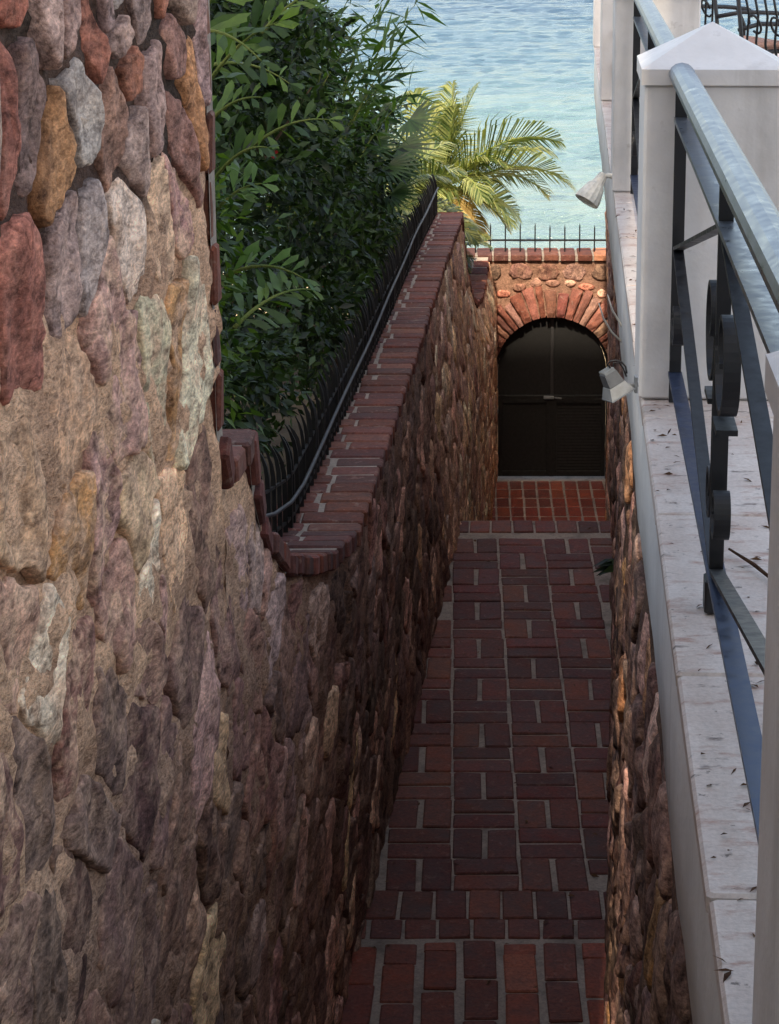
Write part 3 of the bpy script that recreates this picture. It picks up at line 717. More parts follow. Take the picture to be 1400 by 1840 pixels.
def build_gate():
    g = empty('double_gate', (GX, GY+.08, LAND_Z)); tag(g, 'black arched double gate at the end of the brick path', 'gate')
    z0, sp, ap = .03, GSP-LAND_Z, GSP-LAND_Z+GR
    arc = lambda r, a0, a1, n=16: [(-r*math.cos(a), 0, sp+r*math.sin(a)) for a in np.linspace(a0, a1, n)]
    r = GR+.03; mb = MB()
    out = [(-r, 0, 0)]+arc(r, 0, math.pi, 28)+[(r, 0, 0)]; r2 = GR-.03; inn = [(-r2, 0, 0)]+arc(r2, 0, math.pi, 28)+[(r2, 0, 0)]
    n = len(out); V = []; F = []
    for p in out: V.append((p[0], -.03, p[2]))
    for p in inn: V.append((p[0], -.03, p[2]))
    for p in out: V.append((p[0], .03, p[2]))
    for p in inn: V.append((p[0], .03, p[2]))
    for i in range(n-1): F += [(i, i+1, n+i+1, n+i), (2*n+i, 3*n+i, 3*n+i+1, 2*n+i+1), (n+i, n+i+1, 3*n+i+1, 3*n+i)]
    mesh_obj('arched_frame', V, F, 'door', g)
    zr = .915                                                     # lock rail height
    for sx in (-1, 1):
        q = arc(r2-.002, 0, math.pi/2, 12) if sx < 0 else arc(r2-.002, math.pi/2, math.pi, 12)
        poly = [(sx*.012, 0, zr+.02)]+[(sx*(r2-.002), 0, zr+.02)]+(q if sx < 0 else q[::-1])+([(sx*.012, 0, sp+r2-.004)])
        mb = MB(); mb.prism(poly, -.008, .008, (0, 1, 0)); o = mb.build('upper_panel', 'door', g)
        x0, x1 = sorted((sx*.010, sx*(r2-.004)))
        leaf = MB(); leaf.box(min(x0, sx*.001), max(x1, sx*.001), -.012, .012, z0, zr-.02, 0)
        lo = leaf.build('lower_leaf', 'door', g)
        fr = MB()
        for (a, b, c, d) in ((x0, x0+.045, z0, zr-.02), (x1-.045, x1, z0, zr-.02), (x0+.045, x1-.045, z0, z0+.06), (x0+.045, x1-.045, zr-.07, zr-.02)): fr.box(a, b, -.028, -.0125, c, d, .003)
        fr.build('stile_frame', 'door', lo)
        if sx > 0:
            sl = MB()
            for k in range(22): sl.add([(x0+.047, -.0125, z0+.07+k*.034), (x1-.047, -.0125, z0+.07+k*.034), (x1-.047, -.0155, z0+.078+k*.034), (x0+.047, -.0155, z0+.078+k*.034), (x0+.047, -.0125, z0+.10+k*.034), (x1-.047, -.0125, z0+.10+k*.034)], [(0, 1, 2, 3), (3, 2, 5, 4)])
            tag(sl.build('louvre', 'door', lo), kind='stuff')
    mb = MB(); mb.box(-.018, .018, -.025, .02, zr+.025, sp+r2-.006, .004); mb.build('mullion', mat_iron('dark_grey_bar', srgb(46, 46, 48), .5), g)
    mb = MB(); mb.box(-.022, .022, -.034, -.0285, z0, zr-.02); mb.build('closing_strip', 'door', g)
    mb = MB(); mb.box(-r2, r2, -.03, .02, zr-.018, zr+.018, .004); mb.build('lock_rail', 'door', g)
    mb = MB(); mb.box(-.09, .02, -.052, -.031, zr-.018, zr+.016, .004); mb.tube([(.03, -.05, zr), (.06, -.07, zr), (.1, -.07, zr-.005)], .008, 6); mb.build('latch', 'lampg', g)
build_gate()
def build_gate_fence():
    f = empty('wall_top_fence', (0, GY+.15, -4.03)); tag(f, 'thin black picket fence on top of the gate wall', 'fence')
    mb = MB(); mb.tube([(0, 0, 0), (0, 0, .27), (0, 0, .31)], [.0075, .0075, .001], 5); p0 = None
    for x in np.arange(-.6, 1.85, .157):
        m = Matrix.Translation((x, 0, 0)) @ Matrix.Diagonal((1, 1, random.uniform(.95, 1.05), 1))
        if p0 is None: p0 = mb.build('picket', 'iron', f); p0.matrix_local = m
        else: inst('picket', p0.data, f, m)
    mb = MB(); mb.box(-.65, 1.85, -.012, .012, .125, .143); mb.build('rail', 'iron', f)
build_gate_fence()

# ================================================================== right side: stone retaining wall, parapet, terrace
def build_right():
    wall = empty('retaining_wall'); tag(wall, 'dark rough stone retaining wall under the white parapet', 'wall')
    ys = list(np.arange(1.2, 21.36, .06)); n = 60; V = []; F = []
    for y in ys:
        for k in range(n):
            z = lerp(-1.98, floor_z(y)-.1, k/(n-1)); V.append((rface(y, z)-(.0+.016*nz(y*6, z*6, 17)+.010*nz(y*17, z*17, 3)+.005*nz(y*40, z*40, 3)), y, z))
    m = len(ys)
    for j in range(m-1):
        for k in range(n-1): F.append((j*n+k, (j+1)*n+k, (j+1)*n+k+1, j*n+k+1))
    b = len(V)
    for y in ys: V += [(rface(y, -2)+.6, y, -1.98), (rface(y, -2)+.6, y, floor_z(y)-.1)]
    for j in range(m-1): F += [(b+2*j, b+2*j+1, b+2*j+3, b+2*j+2), (j*n, b+2*j, b+2*j+2, (j+1)*n)]
    F.append(tuple(list(range(n-1, -1, -1))+[b, b+1])); F.append(tuple([(m-1)*n+k for k in range(n)]+[b+2*m-1, b+2*m-2]))
    mesh_obj('mortar_face', V, F, 'mortar_right', wall, True)
    keep = lambda y, z: -2.06 > z > floor_z(y)-.05
    S = seeds_grid(3.0, 21.2, -6.6, -2.0, lambda y: .2 if y < 9 else .26, keep)
    top = [(y, -1.94) for y in np.arange(3, 21.3, .15)]
    cells = voronoi(S+top, None)
    build_stones(wall, [(S[i], cells[i]) for i in range(len(S))], lambda y, z, h: (rface(y, z)-h+.006, y, z),
        lambda y, z: pick((BROWN, 3), (DBROWN, 3), (PINK, 1.2), (OCHRE, 1), (DARK, 3), (DMAUVE, 2)), lambda y, z: .02*random.uniform(.5, 1.6), lambda y, z: .009, False, fine_px=24, smear=lambda y, z: .25)
    # parapet: plaster band, then slabs of travertine on top
    par = empty('white_parapet', (.235, 0, 0), -RSL); tag(par, 'white plastered parapet with a worn stone ledge above the path', 'parapet')
    V = []; F = []; ys = np.arange(1.0, 18.25, .1)
    for y in ys:
        wob = .006*nz(y*.9, 1, 2)+.003*nz(y*5, 2, 2)
        V += [(.62, y, -2.0), (.015, y, -2.0+.012*nz(y*1.7, 3, 3)), (.003+wob, y, -1.985), (0+wob, y, -1.80), (.002+wob, y, -1.612), (.010, y, -1.594), (.62, y, -1.594)]
    for j in range(len(ys)-1):
        for k in range(6): F.append((j*7+k, j*7+k+1, (j+1)*7+k+1, (j+1)*7+k))
    F += [tuple(range(6, -1, -1)), tuple(range((len(ys)-1)*7, len(ys)*7))]
    mesh_obj('plaster_band', V, F, 'white_dirty', par, True)
    y = 1.0; k = 0
    while y < 17.7:
        L = [.92, .98, .90, 1.02][k % 4]
        V2, F2 = rough_box(.62, L-.006, .036, .006, k*3.1, .002)
        o = mesh_obj('ledge_slab', V2, F2, 'ledge', par); o.location = (.305, y+L/2, -1.574+random.uniform(-.0015, .0015)); y += L; k += 1
    # terrace deck inside the parapet
    def rp(u, s): return (.235+RC*u+RS*s, -RS*u+RC*s)
    V = []; F = []
    q = [rp(.625, -3), rp(7.5, -3), rp(7.5, 18.2), rp(.625, 18.2)]
    V = [(x, y, -1.566) for x, y in q]+[(x, y, -1.8) for x, y in q]
    sheet('terrace_floor', V, [(0, 1, 2, 3), (7, 6, 5, 4), (0, 4, 5, 1), (1, 5, 6, 2), (2, 6, 7, 3), (3, 7, 4, 0)], 'ledge')
    V = [(x, y, -1.805) for x, y in [rp(.66, -3), rp(7.45, -3), rp(7.45, 18.1), rp(.66, 18.1)]]; V += [(x, y, -7.3) for x, y, _ in V]
    sheet('terrace_base', V, [(0, 1, 2, 3), (0, 4, 5, 1), (1, 5, 6, 2), (2, 6, 7, 3), (3, 7, 4, 0)], 'white_dirty')
build_right()

POST_S = [2.0, 5.92, 9.86, 13.75, 17.8]
def rpos(u, s, z): return (.235+RC*u+RS*s, -RS*u+RC*s, z)
def build_posts():
    labels = ['near white post at the right edge of the picture', 'large white post with a pyramid cap before the iron chairs', 'white post just behind the large capped post, above the upper spotlight', 'white post seen as a narrow strip against the sea', 'farthest white post of the terrace railing, against the sea']
    W = .405; H = .93
    sh = MB(); sh.box(-.012, W-.012, 0, W, 0, H, .008)
    cp = MB(); a, b, z = -.022, W-.002, H
    cp.add([(a, -.012, z), (b, -.012, z), (b, W+.012, z), (a, W+.012, z), (a, -.012, z+.045), (b, -.012, z+.045), (b, W+.012, z+.045), (a, W+.012, z+.045), ((a+b)/2, W/2, z+.165)],
           [(3, 2, 1, 0), (0, 1, 5, 4), (1, 2, 6, 5), (2, 3, 7, 6), (3, 0, 4, 7), (4, 5, 8), (5, 6, 8), (6, 7, 8), (7, 4, 8)])
    s0 = c0 = None
    for lab, s in zip(labels, POST_S):
        p = empty('white_post', rpos(.03 if s < 3 else 0, s, -1.553), -RSL); tag(p, lab, 'post', 'white posts of the terrace railing')
        if s0 is None: s0 = sh.build('shaft', 'white', p); c0 = cp.build('cap', 'white', p)
        else: inst('shaft', s0.data, p); inst('cap', c0.data, p)
build_posts()

def spiral(cy, cz, r0, r1, a0, a1, n=26):
    return [(cy+lerp(r0, r1, i/n)*math.cos(lerp(a0, a1, i/n)), cz+lerp(r0, r1, i/n)*math.sin(lerp(a0, a1, i/n))) for i in range(n+1)]
def build_railings():
    labels = ['nearest black iron railing panel with scrolls and pale handrail', 'iron railing panel between the large capped post and the next post', 'iron railing panel above the far part of the parapet', 'farthest iron railing panel by the sea']
    L = 3.90-.405; A, B = 0, L; C0 = L/2; zt, zb = .835, .085
    parts = []
    def add(name, fn, mat, smooth=False):
        mb = MB(); fn(mb); parts.append((name, mb, mat, smooth))
    # handrail: wide half-round bar
    def hand(mb):
        prof = [(-.036, 0), (-.036, .012), (-.030, .026), (-.018, .036), (0, .040), (.018, .036), (.030, .026), (.036, .012), (.036, 0)]
        V = [(x, y, .975+z-.02) for y in (A-.01, B+.01) for x, z in prof]; n = len(prof)
        mb.add(V, [(i, i+1, n+i+1, n+i) for i in range(n-1)]+[(n-1, 0, n, 2*n-1), tuple(range(n)), tuple(range(2*n-1, n-1, -1))])
    add('handrail', hand, 'iron_pale', False)
    add('upper_rail', lambda mb: mb.ribbon([(A, zt), (B, zt)], .040, .012), 'iron_pale')
    add('bottom_rail', lambda mb: mb.ribbon([(A, zb), (B, zb)], .040, .012), 'iron_sky_tint')
    for y in (A+.008, B-.008): add('end_bar', lambda mb, y=y: mb.ribbon([(y, .0), (y, .955)], .034, .012), 'iron')
    add('centre_bar', lambda mb: mb.ribbon([(C0, .0), (C0, .955)], .030, .018), 'iron')
    add('foot', lambda mb: mb.box(-.024, .024, C0-.03, C0+.03, .0, .075, .004), 'iron')
    for s in (-1, 1):
        e = A+.012 if s < 0 else B-.012; mid = .46
        add('diagonal_bar', lambda mb, e=e, s=s: mb.ribbon([(C0+s*.012, zt-.006), (e, mid)], .030, .010), 'iron')
        add('diagonal_bar', lambda mb, e=e, s=s: mb.ribbon([(e, mid), (C0+s*.012, zb+.006)], .030, .010), 'iron')
        # S-scroll beside the centre bar
        def sc(mb, s=s):
            P = spiral(.135, .545, .035, .118, 2.2*math.pi, 3.55*math.pi-3.4*math.pi+.2, 30) if False else None
            up = spiral(.16, .60, .030, .147, math.pi*3.4, math.pi*1.0, 40)       # grows outwards and leaves downwards along the bar
            low = spiral(.082, .25, .070, .020, math.pi*1.0, math.pi*3.2, 32)
            pts = up+[(.013, .50), (.013, .40), (.012, .32)]+low
            mb.ribbon([(C0+s*p[0], p[1]) for p in pts], .034, .011)
        add('scroll', sc, 'iron')
        def es(mb, e=e, s=s):
            up = spiral(.10, .27, .02, .086, math.pi*3.0, math.pi*1.0, 28)
            pts = up+[(.013, .20), (.013, .13)]
            mb.ribbon([(e-s*p[0], p[1]) for p in pts], .032, .011)
        add('end_scroll', es, 'iron')
        add('collar', lambda mb, s=s: mb.box(-.022, .022, C0+s*.125-.055, C0+s*.125+.055, .435, .447), 'iron')
    protos = []
    for i, lab in enumerate(labels):
        p = empty('iron_railing', rpos(.092, POST_S[i]+.405, -1.553), -RSL); tag(p, lab, 'railing', 'iron railing panels of the terrace')
        for k, (nm, mb, mat, sm) in enumerate(parts):
            if i == 0: protos.append(mb.build(nm, mat, p, sm))
            else: inst(nm, protos[k].data, p)
build_railings()

# ================================================================== lamps, cords, plant on the wall, litter
def lathe(mb, prof, axis_o, axis_d, sides=20, flute=0):
    d = Vector(axis_d).normalized(); a = d.orthogonal().normalized(); b = d.cross(a); o = Vector(axis_o); V = []; n = len(prof)
    for t, r in prof:
        for k in range(sides):
            q = 2*math.pi*k/sides; rr = r*(1-(flute if k % 2 else 0)); V.append(o+d*t+rr*(math.cos(q)*a+math.sin(q)*b))
    F = [(i*sides+k, i*sides+(k+1) % sides, (i+1)*sides+(k+1) % sides, (i+1)*sides+k) for i in range(n-1) for k in range(sides)]
    F += [tuple(range(sides-1, -1, -1)), tuple(range((n-1)*sides, n*sides))]; mb.add(V, F)
def build_lamps():
    # upper spotlight (bell-shaped holder on a wall bracket)
    o = Vector((.665, 9.9, -1.50)); lamp = empty('spotlight', o); tag(lamp, 'white bell-shaped spotlight on the parapet, seen against the sea', 'lamp')
    d = Vector((-.42, -.25, -.62))
    mb = MB(); lathe(mb, [(-.03, .010), (-.025, .022), (.0, .026), (.028, .030), (.045, .044), (.11, .062), (.135, .064), (.137, .054), (.128, .050)], (-.045, 0, .005), d, 28, .05); mb.build('lamp_head', 'lampw', lamp)
    mb = MB(); mb.tube([(-.045, 0, .012), (-.01, 0, .020), (.03, .0, .012), (.05, 0, 0)], [.012, .013, .016, .018], 8); mb.build('arm', 'lampw', lamp, True)
    mb = MB(); lathe(mb, [(0, .034), (.012, .034), (.03, .018)], (.06, 0, 0), (-1, 0, 0), 16); mb.build('wall_plate', 'lampw', lamp)
    # lower floodlight: finned grey box with a flared hood, black cord on top
    o = Vector((.408, 5.80, -1.475)); fl = empty('floodlight', o); fl.scale = (.58, .58, .58); tag(fl, 'grey floodlight with a black cord fixed below the large capped post', 'lamp')
    mb = MB()
    rot = Matrix.Rotation(R(-28), 4, 'Y') @ Matrix.Rotation(R(18), 4, 'Z')
    def hexa(a, b):  # two rectangles (hx, hy, z)
        V = [(sx*h[0]+h[3], sy*h[1], h[2]) for h in (a, b) for sx, sy in ((-1, -1), (1, -1), (1, 1), (-1, 1))]
        return [rot @ Vector(v) for v in V], [(3, 2, 1, 0), (4, 5, 6, 7)]+[(i, (i+1) % 4, 4+(i+1) % 4, 4+i) for i in range(4)]
    mb.add(*hexa((.042, .05, -.005, 0), (.034, .042, .062, 0)))
    mb.build('housing', mat_iron('dark_grey_housing', srgb(82, 86, 92), .5), fl)
    mb = MB(); mb.add(*hexa((.066, .075, -.058, -.004), (.045, .053, -.006, 0))); mb.add(*hexa((.068, .078, -.066, -.004), (.068, .078, -.058, -.004))); mb.build('hood', 'lampg', fl)
    mb = MB()
    for k in range(5): y = -.036+k*.018; mb.add(*[([rot @ Vector(v) for v in q] if i == 0 else q) for i, q in enumerate((lambda m: (m.V, m.F))((lambda m: (m.box(-.03, .03, y-.003, y+.003, .060, .078), m)[1])(MB())))])
    mb.build('cooling_fins', 'lampg', fl)
    mb = MB(); mb.tube([(.01, 0, -.01), (.06, 0, -.012), (.125, .0, -.008)], .012, 6); mb.box(.105, .12, -.03, .03, -.045, .035); mb.build('bracket', 'lampg', fl)
    mb = MB(); mb.tube([(-.01, 0, .07), (-.03, .0, .095), (-.02, -.01, .115), (.01, -.01, .12), (.04, 0, .108), (.06, .0, .085), (.066, 0, .05)], .0045, 6)
    mb.tube([(0, .01, .068), (.0, .02, .10), (.03, .01, .102), (.05, .02, .07), (.066, .01, .03)], .004, 6); mb.build('cord', 'cable', fl, True)
    # two pale bent cords hanging off the parapet near the arch
    for k, (dx, dz) in enumerate(((0, 0), (.035, .035))):
        x = redge(8.2)-.012; mb = MB()
        P = [(x+.02+dx*.3, 8.2, -1.92+dz), (x-.03+dx, 8.2, -1.87+dz), (x-.065+dx, 8.19, -1.81+dz), (x-.085+dx, 8.18, -1.745+dz)]
        mb.tube(P, [.0045, .004, .004, .002], 6); c = mb.build('hanging_cord', 'cordw', None, True)
        tag(c, ['longer pale bent cord sticking out from the parapet before the arch', 'shorter pale cord closest to the parapet before the arch'][k], 'cord')
build_lamps()

def leaf_cloud(P, D, N, L, W, tint, fold=.18):
    """arrays -> verts, faces, tints of pointed leaves (5 verts, 4 tris)"""
    n = len(P); D = D/np.linalg.norm(D, axis=1, keepdims=True); S = np.cross(D, N); S /= np.linalg.norm(S, axis=1, keepdims=True)+1e-9; U = np.cross(S, D)
    L = L[:, None]; W = W[:, None]; V = np.empty((n, 5, 3))
    V[:, 0] = P; V[:, 1] = P+D*L*.42+S*W*.5+U*W*fold; V[:, 2] = P+D*L*.42-S*W*.5+U*W*fold; V[:, 3] = P+D*L*.45; V[:, 4] = P+D*L-U*L*.06
    F = np.empty((n, 4, 3), int); b = np.arange(n)*5
    for k, (i, j, m) in enumerate(((0, 3, 1), (0, 2, 3), (1, 3, 4), (3, 2, 4))): F[:, k] = np.stack([b+i, b+j, b+m], 1)
    T = np.repeat(np.stack([tint, tint, tint, np.ones(n)], 1), 5, 0)
    return V.reshape(-1, 3), F.reshape(-1, 3), T
def fast_mesh(name, V, F, T, mat, parent):
    me = bpy.data.meshes.new(name); nv, nf = len(V), len(F)
    me.vertices.add(nv); me.vertices.foreach_set('co', np.asarray(V, np.float32).ravel())
    me.loops.add(nf*3); me.loops.foreach_set('vertex_index', np.asarray(F, np.int32).ravel())
    me.polygons.add(nf); me.polygons.foreach_set('loop_start', np.arange(0, nf*3, 3, dtype=np.int32))
    me.update(calc_edges=True); me.validate(); me.materials.append(M[mat])
    a = me.color_attributes.new('tint', 'FLOAT_COLOR', 'POINT'); a.data.foreach_set('color', np.asarray(T, np.float32).ravel())
    o = bpy.data.objects.new(name, me); COL.objects.link(o)
    if parent: o.parent = parent
    return o
def blob_points(blobs, n):
    """points in ellipsoid shells gathered into sprigs"""
    vol = np.array([b[1][0]*b[1][1]*b[1][2] for b in blobs])**.67; vol /= vol.sum(); P = []; Dr = []
    for (c, r), f in zip(blobs, vol):
        m = int(n*f); k = max(3, m//26)
        u = rng.normal(size=(k, 3)); u /= np.linalg.norm(u, axis=1, keepdims=True); rad = rng.uniform(.25, 1.0, k)**.5*(1+.14*rng.normal(size=k))
        cc = np.array(c)+u*rad[:, None]*np.array(r)
        idx = rng.integers(0, k, m); along = rng.uniform(-.10, .12, m)
        d = u[idx]*.8+np.array([0, 0, .15])+.35*rng.normal(size=(k, 3))[idx]; d /= np.linalg.norm(d, axis=1, keepdims=True)
        P.append(cc[idx]+d*along[:, None]+.035*rng.normal(size=(m, 3))); Dr.append(d)
    return np.concatenate(P), np.concatenate(Dr)
def bushy(name, label, cat, base, blobs, n, L, W, mat, twigs=14, group=None, droop=.35, flowers=0, trunk_r=.05):
    t = empty(name, base); tag(t, label, cat, group); B = np.array(base)
    P, Dr = blob_points([(np.array(c)-B, r) for c, r in blobs], n); m = len(P)
    D = Dr+.75*rng.normal(size=(m, 3)); D[:, 2] -= droop; N = rng.normal(size=(m, 3))*.7+np.array([0, 0, 1.0])
    s = rng.uniform(.65, 1.25, m)
    fast_mesh('crown', *leaf_cloud(P, D, N, L*s, W*s, rng.uniform(0, 1, m)**1.5), mat, t)
    mb = MB(); c0 = Vector(np.mean([np.array(c)-B for c, r in blobs], 0))
    fork = Vector((c0.x*.4, c0.y*.4, c0.z*.5)); mb.tube([(0, 0, -.1), (.02, .01, fork.z*.5), fork], [trunk_r*1.3, trunk_r, trunk_r*.8], 8)
    for k in range(twigs):
        c, r = random.choice(blobs); c = Vector(np.array(c)-B); u = Vector(rng.normal(size=3)).normalized()
        tip = c+Vector((u.x*r[0], u.y*r[1], u.z*r[2]))*.9; midp = fork.lerp(tip, .5)+Vector(rng.normal(size=3))*.06
        mb.tube([fork, midp, tip], [trunk_r*.5, trunk_r*.28, .004], 5)
    mb.build('trunk', 'bark', t, True)
    if flowers:
        f = P[rng.integers(0, m, flowers)]; k = 7
        PP = np.repeat(f, k, 0); d = rng.normal(size=(len(PP), 3)); nn = rng.normal(size=(len(PP), 3))
        fast_mesh('flowers', *leaf_cloud(PP, d, nn, rng.uniform(.03, .045, len(PP)), rng.uniform(.025, .035, len(PP)), rng.uniform(0, 1, len(PP))), 'flower', t)['kind'] = 'stuff'
    return t

def at(px, py, d):
    x, v = (px-850)/3700, (py-643)/3700; return (x*d, (CT-v*ST)*d, (-ST-v*CT)*d)

# dense dark shrubs in the garden behind the wall
E_ = lambda x, y, z, rx, ry=None, rz=None: ((x, y, z), (rx, ry or rx, rz or rx))
bushy('dense_shrub', 'dark dense shrub right behind the near end of the spiked fence', 'shrub', (-1.35, 7.6, -2.95),
      [E_(-1.20, 7.3, -1.95, .42, .6, .5), E_(-1.25, 7.9, -1.35, .42, .6, .42), E_(-1.5, 7.0, -1.2, .5, .6, .6), E_(-1.05, 8.6, -2.05, .33, .6, .45), E_(-1.6, 6.2, -2.2, .5, .5, .6)], 17000, .062, .026, 'leaf_dark')
bushy('dense_shrub', 'dark leafy tree filling the middle of the garden, speckled with red flowers', 'tree', (-1.55, 10.6, -3.1),
      [E_(-1.25, 10.2, -1.15, .55, .9, .6), E_(-1.05, 11.2, -1.75, .42, .9, .55), E_(-1.35, 10.8, -.55, .6, .9, .55), E_(-1.7, 9.6, -.6, .6, .8, .7), E_(-.95, 10.4, -2.25, .3, .8, .4), E_(-1.5, 9.4, -1.7, .5, .7, .6), E_(-.88, 11.4, -2.42, .22, .8, .32)], 29000, .07, .03, 'leaf_dark', flowers=7)
bushy('dense_shrub', 'dark drooping shrub at the far end of the spiked fence', 'shrub', (-1.35, 14.2, -3.4),
      [E_(-1.15, 13.8, -1.75, .5, .9, .55), E_(-.95, 14.6, -2.15, .38, .8, .42), E_(-1.35, 13.0, -1.2, .5, .8, .5), E_(-1.1, 15.6, -2.5, .34, .7, .4), E_(-.80, 13.6, -2.62, .22, .7, .34), E_(-.78, 15.6, -2.75, .2, .7, .3)], 21000, .08, .03, 'leaf_dark', flowers=4)
bushy('light_shrub', 'brighter green feathery shrub by the end of the tall stone wall', 'shrub', (-1.25, 6.2, -2.95),
      [E_(-.93, 6.2, -1.12, .16, .3, .24), E_(-.96, 6.4, -1.5, .17, .3, .24), E_(-1.05, 6.2, -.95, .2, .3, .2)], 3600, .055, .022, 'leaf_mid', 8, trunk_r=.02)
# fishtail palm: fronds with wedge-shaped, ragged leaflets
def wedge(V, F, T, p, d, n, L, W, tint):
    d = d.normalized(); s = d.cross(n).normalized(); u = s.cross(d); b = len(V)
    k = [random.uniform(-.06, .06)*L for _ in range(4)]
    pts = [p, p+d*L*.5+s*W*.32+u*L*.03, p+d*(L*.86+k[0])+s*W*.5, p+d*(L*.97+k[1])+s*W*.18, p+d*(L*1.08+k[2])-s*W*.05-u*L*.05, p+d*(L*.75+k[3])-s*W*.36, p+d*L*.42-s*W*.26+u*L*.03]
    V += pts; F += [(b, b+1, b+6), (b+1, b+2, b+3), (b+1, b+3, b+6), (b+6, b+3, b+5), (b+3, b+4, b+5)]; T += [(tint,)*3+(1,)]*7
def fishtail_frond(parent, p0, p1, n, L, W, mat, sag=.08):
    p0, p1 = Vector(p0), Vector(p1); V = []; F = []; T = []; ax = (p1-p0).normalized(); nrm = Vector((.15, -.75, .6)).normalized(); side = ax.cross(nrm).normalized()
    mid = (p0+p1)/2+Vector((0, 0, sag)); cur = lambda t: p0.lerp(mid, t).lerp(mid.lerp(p1, t), t)
    for i in range(n):
        t = .12+.88*i/(n-1); q = cur(t); a = (cur(min(1, t+.02))-cur(t-.02)).normalized()
        for s in (-1, 1):
            dd = a*random.uniform(.55, .85)+side*s*random.uniform(.7, .95); 
            if i == n-1: dd = a+side*s*.35
            k = (.88-.4*t)*random.uniform(.7, 1.2); wedge(V, F, T, q, dd+Vector(rng.normal(size=3))*.14, (nrm+Vector(rng.normal(size=3))*.4).normalized(), L*k, W*k, random.random())
    fr = fast_mesh('frond', np.array([tuple(v) for v in V]), np.array(F), np.array(T), mat, parent)
    mb = MB(); mb.tube([cur(t) for t in np.linspace(0, 1, 9)], [.008-.0007*i for i in range(9)], 5); mb.build('stalk', 'stalk', fr, True)
def build_fishtail():
    base = Vector((-1.15, 6.9, -2.95)); t = empty('fishtail_palm', base); tag(t, 'green palm with broad ragged leaflets beside the end of the tall wall', 'palm')
    rel = lambda px, py, d: Vector(at(px, py, d))-base
    spec = [((440, 275, 7.6), (590, 215, 7.5), 7, .125, .055), ((360, 170, 6.6), (500, 40, 6.4), 9, .16, .06), ((340, 60, 6.4), (470, 110, 6.2), 8, .15, .06), ((370, 10, 6.8), (480, -60, 6.8), 8, .15, .06),
            ((350, 250, 6.5), (470, 175, 6.3), 7, .12, .05), ((360, 420, 6.5), (470, 330, 6.4), 7, .12, .05), ((400, 500, 6.6), (545, 500, 6.5), 7, .13, .05), ((420, 590, 6.9), (560, 520, 7.2), 10, .13, .05),
            ((470, 60, 8.6), (590, -20, 8.6), 8, .14, .055), ((380, 330, 7.0), (480, 265, 6.8), 7, .12, .05), ((370, 120, 7.4), (520, 150, 7.6), 8, .13, .055)]
    for a, b, n, L, W in spec: fishtail_frond(t, rel(*a), rel(*b), n, L, W, 'leaf_light' if a[1] in (500, 420) else 'leaf_mid')
    mb = MB()
    for k in range(4): a = Vector((random.uniform(-.1, .1), random.uniform(-.15, .15), 0)); mb.tube([a, a*1.5+Vector((0, 0, 1.0)), a*2+Vector((-.02, -.1, 2.2+.3*k))], [.035, .03, .015], 7)
    mb.build('trunk', 'stalk', t, True)
build_fishtail()

# bamboo-like canes with narrow leaves leaning over the sea view
def build_bamboo():
    base = Vector((-1.35, 12.2, -3.2)); t = empty('bamboo', base); tag(t, 'thin bamboo canes with narrow leaves overhanging the sea view', 'bamboo')
    PP = []; DD = []
    ends = [(745, 10, 12.4), (720, 80, 12.2), (640, -30, 12.0), (700, -20, 12.6), (735, 170, 12.8), (600, 30, 12.0), (660, 110, 12.2), (680, 150, 13.0), (590, -60, 12), (640, 60, 12.4), (700, 140, 12.3), (560, 10, 11.8)]
    mb = MB()
    for e in ends:
        e = Vector(at(*e))-base; s = Vector((random.uniform(-.15, .15), random.uniform(-.2, .2), 0)); m = s.lerp(e, .62)+Vector((-.12, 0, .35))
        P = [s.lerp(m, q).lerp(m.lerp(e, q), q) for q in np.linspace(0, 1, 14)]; mb.tube(P, [.012-.0008*i for i in range(14)], 5)
        for i in range(5, 14):
            a = (P[i]-P[i-1]).normalized()
            for k in range(7 if i > 8 else 4):
                PP.append(P[i]+Vector(rng.normal(size=3))*.02); d = a*.6+Vector(rng.normal(size=3))*.75+Vector((.25, 0, -.35)); DD.append(d.normalized())
    n = len(PP); PP = np.array([tuple(p) for p in PP]); DD = np.array([tuple(p) for p in DD])
    fast_mesh('crown', *leaf_cloud(PP, DD, rng.normal(size=(n, 3))+np.array([0, 0, .8]), rng.uniform(.11, .24, n), rng.uniform(.018, .034, n), rng.uniform(0, 1, n)), 'leaf_blue', t)
    mb.build('cane', 'stalk', t, True)
build_bamboo()

